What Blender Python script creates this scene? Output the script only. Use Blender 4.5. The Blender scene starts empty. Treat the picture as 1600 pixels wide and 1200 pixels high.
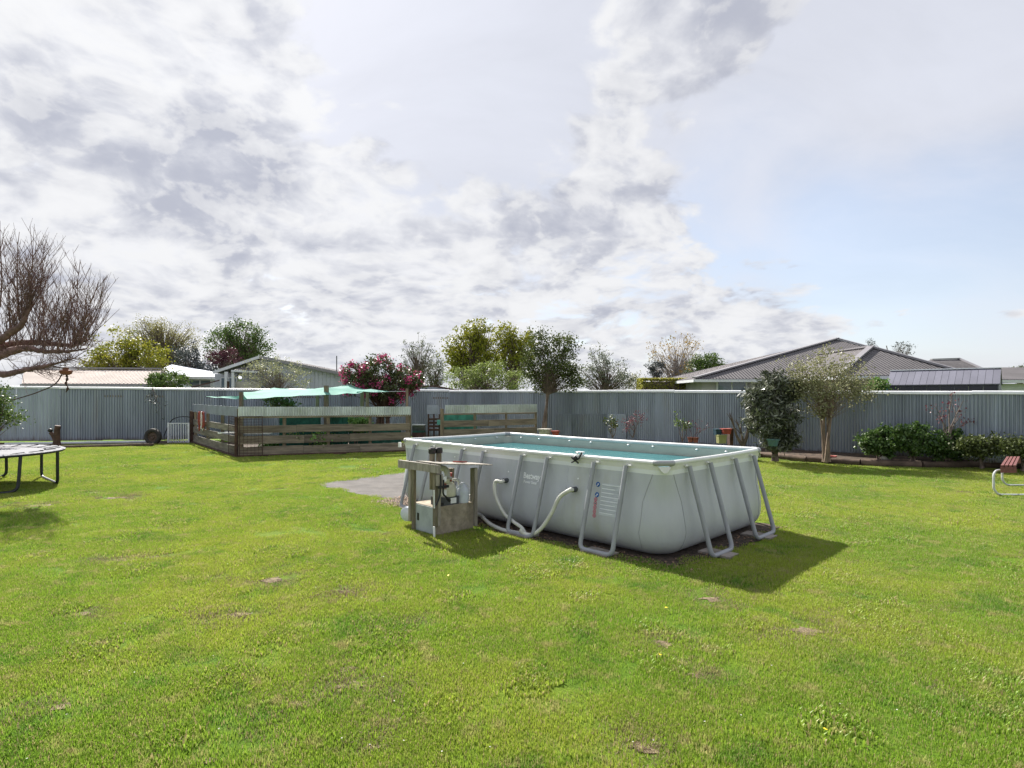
import bpy, math, random
import numpy as np
from mathutils import Vector, Matrix, noise as mnoise

# ------------------------------------------------------------------ camera, sky, sun, exposure
SC = bpy.context.scene
COL = SC.collection
F, HZ, CH = 912.0, 621.0, 2.0            # focal length and horizon in photo pixels, eye height in metres
cam = bpy.data.cameras.new('camera'); camo = bpy.data.objects.new('camera', cam); COL.objects.link(camo)
cam.sensor_width = 36; cam.lens = 36*F/1600; cam.shift_y = (HZ-600)/1600
cam.clip_start = .05; cam.clip_end = 2000
camo.location = (0, 0, CH); camo.rotation_euler = (math.radians(90), 0, 0)
SC.camera = camo
SC.view_settings.view_transform = 'Standard'; SC.view_settings.look = 'None'
SC.view_settings.gamma = 1; SC.view_settings.use_curve_mapping = False
SC.view_settings.exposure = 1.2
SUN = Vector((-.56, 1.04, 1.0)).normalized()
sl = bpy.data.lights.new('sun', 'SUN'); so = bpy.data.objects.new('sun', sl); COL.objects.link(so)
sl.energy = 4.7; sl.angle = math.radians(.6); sl.color = (1, .95, .87)
so.rotation_euler = SUN.to_track_quat('Z', 'Y').to_euler(); so.location = (0, 0, 30)

W = bpy.data.worlds.new('World'); SC.world = W; W.use_nodes = True
W.cycles.sampling_method = 'MANUAL'; W.cycles.sample_map_resolution = 256
class NT:
    """small node-tree helper"""
    def __init__(s, tree):
        s.t = tree; s.n = tree.nodes; s.l = tree.links
    def new(s, typ, **kw):
        n = s.n.new(typ)
        for k, v in kw.items():
            if k.startswith('_'): setattr(n, k[1:], v)
        return n
    def put(s, sock, v):
        if v is None: return
        if hasattr(v, 'is_output') or isinstance(v, bpy.types.NodeSocket): s.l.new(v, sock)
        else:
            if hasattr(sock, 'default_value'):
                dv = sock.default_value
                if hasattr(dv, '__len__') and not hasattr(v, '__len__'): v = [v]*len(dv)
                elif hasattr(dv, '__len__') and len(dv) == 4 and len(v) == 3: v = (*v, 1)
                sock.default_value = v
    def math(s, op, a, b=None, c=None, clamp=False):
        n = s.n.new('ShaderNodeMath'); n.operation = op; n.use_clamp = clamp
        for i, v in enumerate((a, b, c)): s.put(n.inputs[i], v)
        return n.outputs[0]
    def vmath(s, op, a, b=None, out=0):
        n = s.n.new('ShaderNodeVectorMath'); n.operation = op
        s.put(n.inputs[0], a); s.put(n.inputs[1], b)
        return n.outputs[out]
    def noise(s, vec, scale, detail=5, rough=.55, dist=0):
        n = s.n.new('ShaderNodeTexNoise'); s.put(n.inputs['Vector'], vec)
        n.inputs['Scale'].default_value = scale; n.inputs['Detail'].default_value = detail
        n.inputs['Roughness'].default_value = rough; n.inputs['Distortion'].default_value = dist
        return n.outputs[0]
    def noise_c(s, vec, scale, detail=5):
        n = s.n.new('ShaderNodeTexNoise'); s.put(n.inputs['Vector'], vec); n.inputs['Scale'].default_value = scale; n.inputs['Detail'].default_value = detail
        return n.outputs[1]
    def mapr(s, v, a, b, c=0, d=1, smooth=True):
        n = s.n.new('ShaderNodeMapRange'); n.interpolation_type = 'SMOOTHSTEP' if smooth else 'LINEAR'
        for i, x in enumerate((v, a, b, c, d)): s.put(n.inputs[i], x)
        return n.outputs[0]
    def mix(s, f, a, b, typ='MIX'):
        n = s.n.new('ShaderNodeMix'); n.data_type = 'RGBA'; n.blend_type = typ
        s.put(n.inputs[0], f); s.put(n.inputs[6], a); s.put(n.inputs[7], b)
        return n.outputs[2]

SKYV, SKYC = .352, .392      # brightness of the high veil and of sunlit cloud
def build_sky():
    t = NT(W.node_tree); t.n.clear()
    out = t.new('ShaderNodeOutputWorld')
    sky = t.new('ShaderNodeTexSky'); sky.sky_type = 'NISHITA'; sky.sun_disc = False
    sky.sun_elevation = math.asin(SUN.z); sky.sun_rotation = math.atan2(SUN.x, SUN.y)
    sky.air_density = 1.0; sky.dust_density = 1.2; sky.ozone_density = 1.5; sky.altitude = 20
    tc = t.new('ShaderNodeTexCoord')
    d = t.vmath('NORMALIZE', tc.outputs['Generated'])
    sep = t.new('ShaderNodeSeparateXYZ'); t.l.new(d, sep.inputs[0])
    z = t.math('MAXIMUM', sep.outputs[2], 0.0)
    den = t.math('ADD', z, .34)
    cmb = t.new('ShaderNodeCombineXYZ')
    for i, k in ((0, 1.0), (1, 1.0), (2, 1.25)): t.put(cmb.inputs[i], t.math('MULTIPLY', t.math('DIVIDE', sep.outputs[i], den), k))
    p = cmb.outputs[0]
    def blob(px, py, r0, r1, amp):
        c = Vector(((px-800)/F, 1, (HZ-py)/F)).normalized()
        dp = t.vmath('DOT_PRODUCT', d, tuple(c), out=1)
        return t.math('MULTIPLY', t.mapr(dp, math.cos(math.radians(r0)), math.cos(math.radians(r1))), amp)
    def add(*xs):
        r = xs[0]
        for x in xs[1:]: r = t.math('ADD', r, x)
        return r
    # cumulus field
    warp = t.vmath('MULTIPLY', t.vmath('SUBTRACT', t.noise_c(p, 1.6, 3), (.5, .5, .5)), (.30, .30, .30))
    pw = t.vmath('ADD', p, warp)
    def puffs(v, sc):       # billowing heaps
        r = None
        for k, w in ((1, .58), (2.1, .28), (4.3, .14)):
            x = t.math('MULTIPLY', t.math('ABSOLUTE', t.math('SUBTRACT', t.noise(v, sc*k, 0, .5), .5)), 2*w)
            r = x if r is None else t.math('ADD', r, x)
        return r
    def field(v):
        return t.math('ADD', t.noise(v, 6.4, 9, .60), t.math('MULTIPLY', t.math('SUBTRACT', puffs(v, 7.5), .22), .50))
    n0 = t.noise(t.vmath('ADD', pw, (3.1, 11.7, 0)), 2.0, 3, .5)
    n1 = field(t.vmath('ADD', pw, (13.1, 1.7, 0)))
    n2 = field(t.vmath('ADD', pw, (13.1+.035, 1.7-.05, -.05)))      # the same field nearer the sun
    big = t.noise(t.vmath('ADD', pw, (5.4, 8.8, 0)), 4.2, 6, .58)
    cov = add(blob(120, 280, 32, 3, .12), blob(480, 350, 28, 3, .08), blob(820, 370, 24, 2, .08), blob(300, 130, 18, 2, .06),
              blob(1110, 20, 10, 1, .24), blob(1000, 240, 9, 1, .12), blob(1290, 368, 5, 0, .16), blob(1180, 430, 12, 1, .08), blob(1320, 470, 10, 1, .08), blob(1590, 440, 4, 0, .16),
              blob(680, 90, 16, 1, -.24), blob(1060, 185, 7, 0, -.13), blob(840, 150, 11, 1, -.12), blob(1220, 280, 12, 1, -.17), blob(1440, 250, 19, 3, -.22), blob(1520, 440, 13, 1, -.14), blob(1460, 110, 18, 3, -.16))
    low = t.mapr(z, .02, .22, .07, 0)
    cv = add(t.math('MULTIPLY', n1, .62), t.math('MULTIPLY', n0, .38), cov, low)
    dens = t.mapr(cv, .45, .585)
    body = add(t.math('MULTIPLY', n2, .55), t.math('MULTIPLY', big, .55), t.math('MULTIPLY', cov, .08), blob(180, 90, 18, 3, -.03), blob(345, 275, 8, 1, .16), blob(1180, 15, 6, 1, .14), blob(95, 235, 5, 1, .07), blob(835, 325, 5, 1, .08), blob(1240, 420, 5, 1, .06))
    thick = t.mapr(body, .43, .80)
    rim = t.mapr(t.math('SUBTRACT', n1, n2), -.06, .08)
    # thin high veil
    vp = t.vmath('MULTIPLY', pw, (1.0, 1.6, 2.0))
    veil = t.noise(vp, 1.0, 7, .58, .4)
    vcov = add(blob(1450, 120, 30, 6, .35), blob(700, 60, 26, 6, .30), blob(1250, 480, 12, 4, -.12), blob(1540, 450, 16, 3, -.30), blob(1180, 290, 11, 1, -.22), blob(1400, 400, 12, 2, -.15))
    vd = t.math('MAXIMUM', t.mapr(add(veil, vcov), .30, .80, .58, .96), t.mapr(z, .0, .17, .97, .0))
    glow = t.math('POWER', t.math('MAXIMUM', t.vmath('DOT_PRODUCT', d, tuple(SUN), out=1), 0), 9)
    # colours
    ccol = t.mix(t.math('MULTIPLY', thick, .95), (.985, .995, 1.03), (.53, .555, .655))
    ccol = t.mix(t.math('MULTIPLY', rim, .35), ccol, (1.0, 1.0, 1.0))
    b0 = t.new('ShaderNodeBackground'); t.l.new(sky.outputs[0], b0.inputs[0]); b0.inputs[1].default_value = .088
    b1 = t.new('ShaderNodeBackground'); b1.inputs[0].default_value = (.865, .89, .985, 1)
    t.put(b1.inputs[1], t.math('ADD', t.math('MULTIPLY', glow, .03), t.math('MULTIPLY', t.mapr(veil, .3, .7, .93, 1.12), SKYV)))
    b2 = t.new('ShaderNodeBackground'); t.put(b2.inputs[0], ccol)
    t.put(b2.inputs[1], t.math('ADD', t.math('MULTIPLY', glow, .035), SKYC))
    m1 = t.new('ShaderNodeMixShader'); t.put(m1.inputs[0], vd); t.l.new(b0.outputs[0], m1.inputs[1]); t.l.new(b1.outputs[0], m1.inputs[2])
    m2 = t.new('ShaderNodeMixShader'); t.put(m2.inputs[0], dens); t.l.new(m1.outputs[0], m2.inputs[1]); t.l.new(b2.outputs[0], m2.inputs[2])
    t.l.new(m2.outputs[0], out.inputs[0])
build_sky()

# ------------------------------------------------------------------ helpers
def at(px, py, Y):            # the point at distance Y that the photo shows at pixel (px, py)
    return Vector(((px-800)/F*Y, Y, CH+(HZ-py)/F*Y))
def gr(px, py, z=0.0):        # the point at height z that the photo shows at pixel (px, py)
    Y = F*(CH-z)/(py-HZ)
    return Vector(((px-800)/F*Y, Y, z))
V = Vector
R = random.Random(5)

class MB:
    def __init__(s): s.v = []; s.f = []
    def add(s, vs, fs):
        o = len(s.v); s.v += [tuple(x) for x in vs]; s.f += [tuple(i+o for i in f) for f in fs]; return s
    def hexa(s, c, ax, ay, az):
        c = V(c); ax, ay, az = V(ax), V(ay), V(az)
        vs = [c+ax*i+ay*j+az*k for k in (-1, 1) for j in (-1, 1) for i in (-1, 1)]
        return s.add(vs, [(0, 2, 3, 1), (4, 5, 7, 6), (0, 1, 5, 4), (2, 6, 7, 3), (0, 4, 6, 2), (1, 3, 7, 5)])
    def box(s, c, size, rz=0):
        co, si = math.cos(rz), math.sin(rz)
        return s.hexa(c, V((co, si, 0))*size[0]/2, V((-si, co, 0))*size[1]/2, V((0, 0, size[2]/2)))
    def beam(s, p0, p1, w, h, up=(0, 0, 1)):
        p0, p1 = V(p0), V(p1); d = (p1-p0); L = d.length; d.normalize()
        side = d.cross(V(up))
        if side.length < 1e-4: side = d.cross(V((0, 1, 0)))
        side.normalize(); u = side.cross(d)
        return s.hexa((p0+p1)/2, d*L/2, side*w/2, u*h/2)
    def tube(s, pts, r, n=8, cap=True, flat=1.0):
        pts = [V(p) for p in pts]; m = len(pts)
        rs = r if hasattr(r, '__len__') else [r]*m
        o = len(s.v); prev = None
        for i, p in enumerate(pts):
            d = (pts[min(i+1, m-1)]-pts[max(i-1, 0)])
            if d.length < 1e-9: d = V((0, 0, 1))
            d.normalize()
            if prev is None:
                a = d.cross(V((0, 0, 1)))
                if a.length < .05: a = d.cross(V((1, 0, 0)))
            else: a = prev-d*prev.dot(d)
            a.normalize(); prev = a; b = d.cross(a)
            for k in range(n):
                t = 2*math.pi*k/n
                s.v.append(tuple(p+(a*math.cos(t)+b*math.sin(t)*flat)*rs[i]))
        for i in range(m-1):
            for k in range(n):
                k2 = (k+1) % n
                s.f.append((o+i*n+k, o+i*n+k2, o+(i+1)*n+k2, o+(i+1)*n+k))
        if cap:
            s.f.append(tuple(o+k for k in reversed(range(n)))); s.f.append(tuple(o+(m-1)*n+k for k in range(n)))
        return s
    def lathe(s, prof, c, n=16, sx=1, sy=1):
        c = V(c); o = len(s.v)
        for r, z in prof:
            for k in range(n):
                t = 2*math.pi*k/n
                s.v.append((c.x+r*sx*math.cos(t), c.y+r*sy*math.sin(t), c.z+z))
        for i in range(len(prof)-1):
            for k in range(n):
                k2 = (k+1) % n
                s.f.append((o+i*n+k, o+i*n+k2, o+(i+1)*n+k2, o+(i+1)*n+k))
        if prof[0][0] > 1e-4: s.f.append(tuple(o+k for k in reversed(range(n))))
        if prof[-1][0] > 1e-4: s.f.append(tuple(o+(len(prof)-1)*n+k for k in range(n)))
        return s
    def ball(s, c, r, n=10, m=6):
        rr = r if hasattr(r, '__len__') else (r, r, r)
        prof = [(max(math.sin(math.pi*i/m), 1e-5), -math.cos(math.pi*i/m)*rr[2]) for i in range(m+1)]
        return s.lathe(prof, c, n, rr[0], rr[1])
    def poly(s, pts): return s.add(pts, [tuple(range(len(pts)))])

def curve_pts(ctrl, n=8):     # Catmull-Rom through the control points
    c = [V(p) for p in ctrl]; c = [2*c[0]-c[1]]+c+[2*c[-1]-c[-2]]; out = []
    for i in range(1, len(c)-2):
        for k in range(n):
            t = k/n; a, b, d, e = c[i-1], c[i], c[i+1], c[i+2]
            out.append(.5*((2*b)+(d-a)*t+(2*a-5*b+4*d-e)*t*t+(3*b-a-3*d+e)*t**3))
    out.append(c[-2]); return out
def fillet(pts, r, n=5):      # polyline with rounded corners
    pts = [V(p) for p in pts]; out = [pts[0]]
    for i in range(1, len(pts)-1):
        a, b, c = pts[i-1], pts[i], pts[i+1]
        u, w = (a-b), (c-b); k = min(r, u.length*.45, w.length*.45); u.normalize(); w.normalize()
        s, e = b+u*k, b+w*k
        for j in range(n+1):
            t = j/n; out.append(s*(1-t)**2+b*2*t*(1-t)+e*t*t)
    out.append(pts[-1]); return out

def wloc(o):
    p = V((0, 0, 0))
    while o is not None: p = p+o.location; o = o.parent
    return p
def mesh_np(name, v, f, smooth=False, rnd=None):
    v = np.asarray(v, dtype=np.float32); f = np.asarray(f, dtype=np.int32)
    me = bpy.data.meshes.new(name); k = f.shape[1]
    me.vertices.add(len(v)); me.vertices.foreach_set('co', v.ravel())
    me.loops.add(f.size); me.loops.foreach_set('vertex_index', f.ravel())
    me.polygons.add(len(f)); me.polygons.foreach_set('loop_start', np.arange(0, f.size, k, dtype=np.int32))
    if smooth: me.polygons.foreach_set('use_smooth', np.ones(len(f), dtype=bool))
    me.update(calc_edges=True)
    if rnd is not None:
        a = me.attributes.new('rnd', 'FLOAT', 'FACE'); a.data.foreach_set('value', np.asarray(rnd, dtype=np.float32))
    return me
def link(name, me, mat, parent=None, loc=None, kind=None, label=None):
    o = bpy.data.objects.new(name, me); COL.objects.link(o)
    if me is not None and mat is not None and not me.materials: me.materials.append(mat)
    if parent is not None: o.parent = parent
    if loc is not None: o.location = loc
    if kind: o['kind'] = kind
    if label: o['label'] = label
    return o
def part(name, mb, mat, parent=None, smooth=False, kind=None, label=None, base=None):
    """mesh object from world-space shapes; its origin is its parent's (or base)"""
    off = wloc(parent) if parent is not None else V(base if base is not None else (0, 0, 0))
    me = bpy.data.meshes.new(name)
    me.from_pydata([(x-off.x, y-off.y, z-off.z) for x, y, z in mb.v], [], mb.f)
    if smooth:
        me.polygons.foreach_set('use_smooth', np.ones(len(me.polygons), dtype=bool))
        try: me.set_sharp_from_angle(angle=math.radians(40))
        except Exception: pass
    me.update()
    return link(name, me, mat, parent, None if parent is not None else off, kind, label)
def thing(name, label, cat, loc=(0, 0, 0), group=None):
    o = bpy.data.objects.new(name, None); COL.objects.link(o); o.location = loc
    o.empty_display_size = .1
    return tag(o, label, cat, group)
def tag(o, label, cat, group=None):
    o['label'] = label; o['category'] = cat
    if group: o['group'] = group
    return o
def struct(o): o['kind'] = 'structure'; return o

# ------------------------------------------------------------------ materials
def mat(name, col, rough=.6, metal=0, var=.18, scale=3., col2=None, lo=.35, hi=.65, bump=0, bscale=40, bdist=.01, objrand=0, stretch=(1, 1, 1), trans=0, spec=.4, detail=6, dirt=None, footrust=False):
    m = bpy.data.materials.new(name); m.use_nodes = True; t = NT(m.node_tree); t.n.clear()
    out = t.new('ShaderNodeOutputMaterial'); bs = t.new('ShaderNodeBsdfPrincipled')
    tc = t.new('ShaderNodeTexCoord'); mp = t.new('ShaderNodeMapping'); mp.inputs['Scale'].default_value = stretch
    vec = tc.outputs['Object']
    oi = None
    if objrand:
        oi = t.new('ShaderNodeObjectInfo')
        vec = t.vmath('ADD', vec, t.vmath('MULTIPLY', oi.outputs['Random'], (37., 19., 11.)))
    t.put(mp.inputs[0], vec); vec = mp.outputs[0]
    c1 = tuple(max(0, x*(1-var)) for x in col); c2 = col2 or tuple(min(1, x*(1+var)) for x in col)
    n = t.noise(vec, scale, detail, .6)
    c = t.mix(t.mapr(n, lo, hi), c1, c2)
    fine = t.noise(vec, scale*9, 3, .6)
    c = t.mix(1.0, c, t.mix(t.mapr(fine, .3, .7), (1-var*.5,)*3, (1, 1, 1)), 'MULTIPLY')
    if dirt:      # (colour, scale, low, high): stains with a shape of their own
        dn = t.noise(vec, dirt[1], 7, .65)
        c = t.mix(t.mapr(dn, dirt[2], dirt[3], 0, .85), c, dirt[0])
    if footrust:  # rusty foot of each sheet (local height runs 0 to 1)
        sp = t.new('ShaderNodeSeparateXYZ'); t.l.new(tc.outputs['Object'], sp.inputs[0])
        rn = t.math('ADD', sp.outputs[2], t.math('MULTIPLY', t.noise(vec, 5, 5, .65), .22))
        c = t.mix(t.mapr(rn, .10, .20, .7, 0), c, (.13, .085, .065))
    if objrand:
        k = t.mapr(oi.outputs['Random'], 0, 1, 1-objrand, 1+objrand, False)
        c = t.mix(1.0, c, k, 'MULTIPLY')
    t.put(bs.inputs['Base Color'], c)
    bs.inputs['Roughness'].default_value = rough; bs.inputs['Metallic'].default_value = metal
    bs.inputs['Specular IOR Level'].default_value = spec
    if bump:
        b = t.new('ShaderNodeBump'); b.inputs['Strength'].default_value = bump; b.inputs['Distance'].default_value = bdist
        t.put(b.inputs['Height'], t.noise(vec, bscale, 4, .6)); t.l.new(b.outputs[0], bs.inputs['Normal'])
    if trans:
        tr = t.new('ShaderNodeBsdfTranslucent'); t.put(tr.inputs[0], c)
        mx = t.new('ShaderNodeMixShader'); mx.inputs[0].default_value = trans
        t.l.new(bs.outputs[0], mx.inputs[1]); t.l.new(tr.outputs[0], mx.inputs[2]); t.l.new(mx.outputs[0], out.inputs[0])
    else: t.l.new(bs.outputs[0], out.inputs[0])
    return m
def leafmat(name, c1, c2, c3, trans=.35, rough=.5, spec=.35, big=.6, clump=None):
    m = bpy.data.materials.new(name); m.use_nodes = True; t = NT(m.node_tree); t.n.clear()
    out = t.new('ShaderNodeOutputMaterial'); bs = t.new('ShaderNodeBsdfPrincipled')
    a = t.new('ShaderNodeAttribute'); a.attribute_name = 'rnd'
    r = t.new('ShaderNodeValToRGB'); e = r.color_ramp.elements
    e[0].position = 0; e[0].color = (*c1, 1); e[1].position = 1; e[1].color = (*c3, 1)
    x = e.new(.5); x.color = (*c2, 1)
    t.l.new(a.outputs['Fac'], r.inputs[0])
    c = r.outputs[0]
    if clump:
        g = t.new('ShaderNodeNewGeometry')
        c = t.mix(t.mapr(t.noise(g.outputs['Position'], big, 3), .45, .62), c, clump)
    t.put(bs.inputs['Base Color'], c); bs.inputs['Roughness'].default_value = rough; bs.inputs['Specular IOR Level'].default_value = spec
    tr = t.new('ShaderNodeBsdfTranslucent'); t.put(tr.inputs[0], c)
    mx = t.new('ShaderNodeMixShader'); mx.inputs[0].default_value = trans
    t.l.new(bs.outputs[0], mx.inputs[1]); t.l.new(tr.outputs[0], mx.inputs[2]); t.l.new(mx.outputs[0], out.inputs[0])
    return m
M = {}
M['iron'] = mat('weathered galvanised iron', (.35, .39, .455), .40, .5, .2, 1.3, objrand=.14, stretch=(1, 1, .25), dirt=((.27, .27, .275), 2.6, .52, .78), footrust=True)
M['iron_bright'] = mat('bright galvanised iron', (.58, .62, .63), .38, .45, .15, 1.5, objrand=.06, stretch=(1, 1, .3), dirt=((.33, .38, .27), 1.0, .5, .8))
M['iron_flat'] = mat('dull flat iron', (.29, .32, .37), .55, .3, .15, 2)
M['cap'] = mat('white painted capping', (.84, .85, .88), .35, 0, .06, 2, objrand=.03)
M['plank'] = mat('grey weathered plank', (.20, .165, .125), .85, 0, .3, 2.2, objrand=.25, stretch=(.6, .6, 5), bump=.4, bscale=18, dirt=((.10, .11, .055), 1.6, .55, .8))
M['plank_side'] = mat('silvered plank', (.25, .22, .18), .85, 0, .3, 2.2, objrand=.25, stretch=(.6, .6, 5), bump=.4, bscale=18)
M['post'] = mat('old fence post', (.20, .16, .11), .85, 0, .3, 3, objrand=.2, stretch=(4, 4, .5), bump=.4)
M['rust'] = mat('rusty brown steel', (.075, .04, .03), .8, 0, .3, 6)
M['black'] = mat('black plastic', (.018, .018, .02), .5, 0, .2, 6)
M['dsteel'] = mat('dark steel tube', (.035, .037, .045), .45, .3, .2, 8)
M['white'] = mat('white plastic', (.78, .79, .80), .4, 0, .06, 5)
M['whitemetal'] = mat('white painted metal', (.70, .72, .74), .4, 0, .1, 5)
M['grey_tube'] = mat('grey powder coated tube', (.28, .29, .315), .42, 0, .06, 4, spec=.4)
M['liner'] = mat('grey pool vinyl', (.455, .472, .512), .42, 0, .06, 1.2, spec=.45, bump=.22, bscale=5, bdist=.02, stretch=(1, 1, .35), dirt=((.38, .385, .36), 1.6, .52, .8))
M['band'] = mat('off white pool vinyl', (.66, .66, .63), .45, 0, .07, 2, dirt=((.55, .54, .48), 2.5, .55, .85))
M['stripe'] = mat('pale vinyl stripe', (.70, .72, .75), .42, 0, .04, 2)
M['rail'] = mat('white rail sleeve', (.68, .685, .68), .38, 0, .05, 3, dirt=((.6, .6, .56), 3, .55, .85))
M['inner'] = mat('pale pool lining', (.43, .47, .405), .4, 0, .06, 2)
M['seam'] = mat('vinyl seam', (.32, .33, .36), .5, 0, .1, 3)
M['hose'] = mat('grey ribbed hose', (.47, .48, .47), .5, 0, .1, 5)
M['hose_pale'] = mat('pale ribbed hose', (.58, .58, .53), .5, 0, .1, 5)
M['concrete'] = mat('stained concrete', (.36, .31, .235), .9, 0, .25, 3, bump=.4, bscale=30, dirt=((.13, .115, .075), 2.6, .45, .7))
M['conc_side'] = mat('painted concrete', (.36, .40, .41), .85, 0, .15, 3, dirt=((.25, .27, .25), 3, .5, .75))
M['paver'] = mat('concrete paver', (.25, .22, .195), .9, 0, .25, 5, bump=.3)
M['cream'] = mat('cream plastic', (.56, .55, .43), .5, 0, .12, 6)
M['dgrey'] = mat('dark grey plastic', (.07, .075, .085), .5, 0, .1, 6)
M['wood_pale'] = mat('pale weathered timber', (.31, .28, .24), .8, 0, .25, 4, stretch=(3, 3, .6), bump=.3)
M['wood_post'] = mat('mossy square post', (.20, .17, .125), .85, 0, .3, 5, stretch=(3, 3, .5), bump=.4, dirt=((.075, .085, .025), 3, .45, .7))
M['red'] = mat('faded red plastic', (.33, .065, .05), .6, 0, .25, 6)
M['terracotta'] = mat('terracotta', (.24, .085, .055), .75, 0, .2, 6)
M['yellow'] = mat('pale yellow plastic', (.30, .30, .14), .5, 0, .1, 6)
M['navy'] = mat('dark blue plastic', (.02, .055, .085), .5, 0, .2, 6)
M['tealpot'] = mat('teal glazed pot', (.07, .14, .135), .45, 0, .15, 6)
M['stone'] = mat('pale stone', (.42, .40, .35), .9, 0, .2, 12, bump=.5)
M['soil'] = mat('dark soil', (.075, .052, .036), .95, 0, .4, 8, bump=.8, bscale=35, bdist=.03)
M['litter'] = mat('leaf litter and soil', (.062, .044, .032), .95, 0, .5, 14, bump=.8, bscale=60, bdist=.02, dirt=((.16, .115, .075), 25, .55, .70))
M['log'] = mat('round log', (.115, .08, .058), .9, 0, .3, 4, objrand=.2, stretch=(1, 1, 1), bump=.6, bscale=20)
M['bark'] = mat('grey brown bark', (.16, .12, .10), .9, 0, .3, 6, bump=.5, bscale=30)
M['bark_red'] = mat('reddish twig bark', (.185, .108, .10), .85, 0, .35, 8)
M['bark_pale'] = mat('peeling pale bark', (.25, .185, .135), .85, 0, .35, 5, stretch=(3, 3, .6), bump=.6, dirt=((.10, .06, .045), 4, .5, .65))
M['bark_lichen'] = mat('lichen grey bark', (.36, .32, .29), .9, 0, .35, 9)
M['rubber'] = mat('old tyre rubber', (.04, .036, .034), .85, 0, .2, 8)
M['rim'] = mat('brown rim', (.11, .075, .06), .8, 0, .3, 8)
M['maroon'] = mat('maroon stained timber', (.17, .06, .055), .6, 0, .2, 5, objrand=.1, stretch=(4, .6, 4), bump=.2)
M['galv_tube'] = mat('flaking white tube', (.58, .60, .62), .45, .1, .12, 9, dirt=((.10, .10, .12), 7, .58, .66))
M['pvc'] = mat('pvc pipe', (.56, .58, .60), .45, 0, .1, 2)
M['shade'] = mat('teal shade cloth', (.23, .56, .48), .75, 0, .1, 4, trans=.5)
M['net'] = mat('dark green netting', (.02, .10, .075), .8, 0, .3, 3, trans=.2)
M['mat_black'] = mat('trampoline mat', (.16, .165, .19), .7, 0, .1, 4, spec=.15)
M['pad'] = mat('trampoline edge', (.24, .245, .27), .8, 0, .2, 14, spec=.15, dirt=((.05, .05, .055), 9, .5, .6))
# ------------------------------------------------------------------ ground
def ground_mat():
    m = bpy.data.materials.new('lawn ground'); m.use_nodes = True; t = NT(m.node_tree); t.n.clear()
    out = t.new('ShaderNodeOutputMaterial'); bs = t.new('ShaderNodeBsdfPrincipled')
    g = t.new('ShaderNodeNewGeometry'); P = g.outputs['Position']
    c = t.mix(t.mapr(t.noise(P, .45, 4), .38, .62), GRASS[0], GRASS[1])
    c = t.mix(t.mapr(t.noise(t.vmath('ADD', P, (9, 4, 0)), 1.5, 5, .65), .5, .72), c, GRASS[2])
    c = t.mix(t.mapr(t.noise(t.vmath('ADD', P, (3, 14, 0)), 2.6, 6, .7), .58, .75), c, (.19, .145, .075))
    c = t.mix(1.0, c, t.mix(t.mapr(t.noise(P, 60, 3, .7), .3, .7), (.55,)*3, (1.0,)*3), 'MULTIPLY')
    t.put(bs.inputs['Base Color'], c); bs.inputs['Roughness'].default_value = .95; bs.inputs['Specular IOR Level'].default_value = .1
    b = t.new('ShaderNodeBump'); b.inputs['Strength'].default_value = .8; b.inputs['Distance'].default_value = .03
    t.put(b.inputs['Height'], t.noise(P, 45, 5, .7)); t.l.new(b.outputs[0], bs.inputs['Normal'])
    t.l.new(bs.outputs[0], out.inputs[0]); return m
GRASS = [(.112, .205, .018), (.17, .245, .026), (.068, .16, .016)]
M['lawn'] = ground_mat()
def lawn_z(x, y): return 0.0
g = MB(); g.poly([(-400, -60, 0), (400, -60, 0), (400, 900, 0), (-400, 900, 0)])
lawn = struct(part('lawn', g, M['lawn']))

# pool frame
PA = V((math.cos(math.radians(134.5)), math.sin(math.radians(134.5)), 0)); PB = V((math.cos(math.radians(44.5)), math.sin(math.radians(44.5)), 0))
PN = V((1.87, 7.11, 0)); PL, PW, PH = 5.65, 2.80, 1.19
def PP(s, t, z=0): return PN+PA*s+PB*t+V((0, 0, z))
def s_at(px): u = (px-800)/F; return (u*PN.y-PN.x)/(PA.x-u*PA.y)
def t_at(px): u = (px-800)/F; return (u*PN.y-PN.x)/(PB.x-u*PB.y)

def blobby(pts, sub=6, amp=.05, seed=1):      # closed outline with an uneven edge
    rr = random.Random(seed); out = []
    for i in range(len(pts)):
        a, b = V(pts[i]), V(pts[(i+1) % len(pts)])
        for k in range(sub):
            p = a.lerp(b, k/sub); out.append((p.x+rr.uniform(-amp, amp), p.y+rr.uniform(-amp, amp), p.z))
    return out
# the old concrete pad the pool stands on at its far end
M['pad_conc'] = mat('old grey pad', (.112, .103, .097), .95, 0, .2, 2.2, bump=.6, bscale=40, bdist=.02, dirt=((.10, .085, .07), 5, .52, .75), stretch=(1, 1, 1))
pad_poly = [gr(488, 756), gr(556, 772), gr(600, 779), PP(5.4, .0), PP(5.2, 2.6), PP(5.9, 2.9), PP(6.6, 2.95), gr(642, 737)]
PADP = [(p[0], p[1]) for p in pad_poly]
g = MB(); g.poly([(p[0], p[1], .006) for p in blobby(pad_poly, 8, .035, 3)]); struct(part('concrete_pad', g, M['pad_conc']))
g = MB(); dirt_poly = [PP(-.20, -.16), PP(.5, -.30), PP(2.2, -.42), PP(3.2, -.30), PP(5.0, -.30), PP(6.1, -.36), PP(6.0, .9), PP(5.0, 1.2), PP(4.0, 2.9), PP(2, 3.0), PP(-.20, 3.0), PP(-.36, 2.2), PP(-.32, 1.0)]
DIRTP = [(p[0], p[1]) for p in dirt_poly]
g.poly([(p[0], p[1], .011) for p in blobby(dirt_poly, 10, .06, 5)]); struct(part('bare_soil', g, M['litter']))

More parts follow.
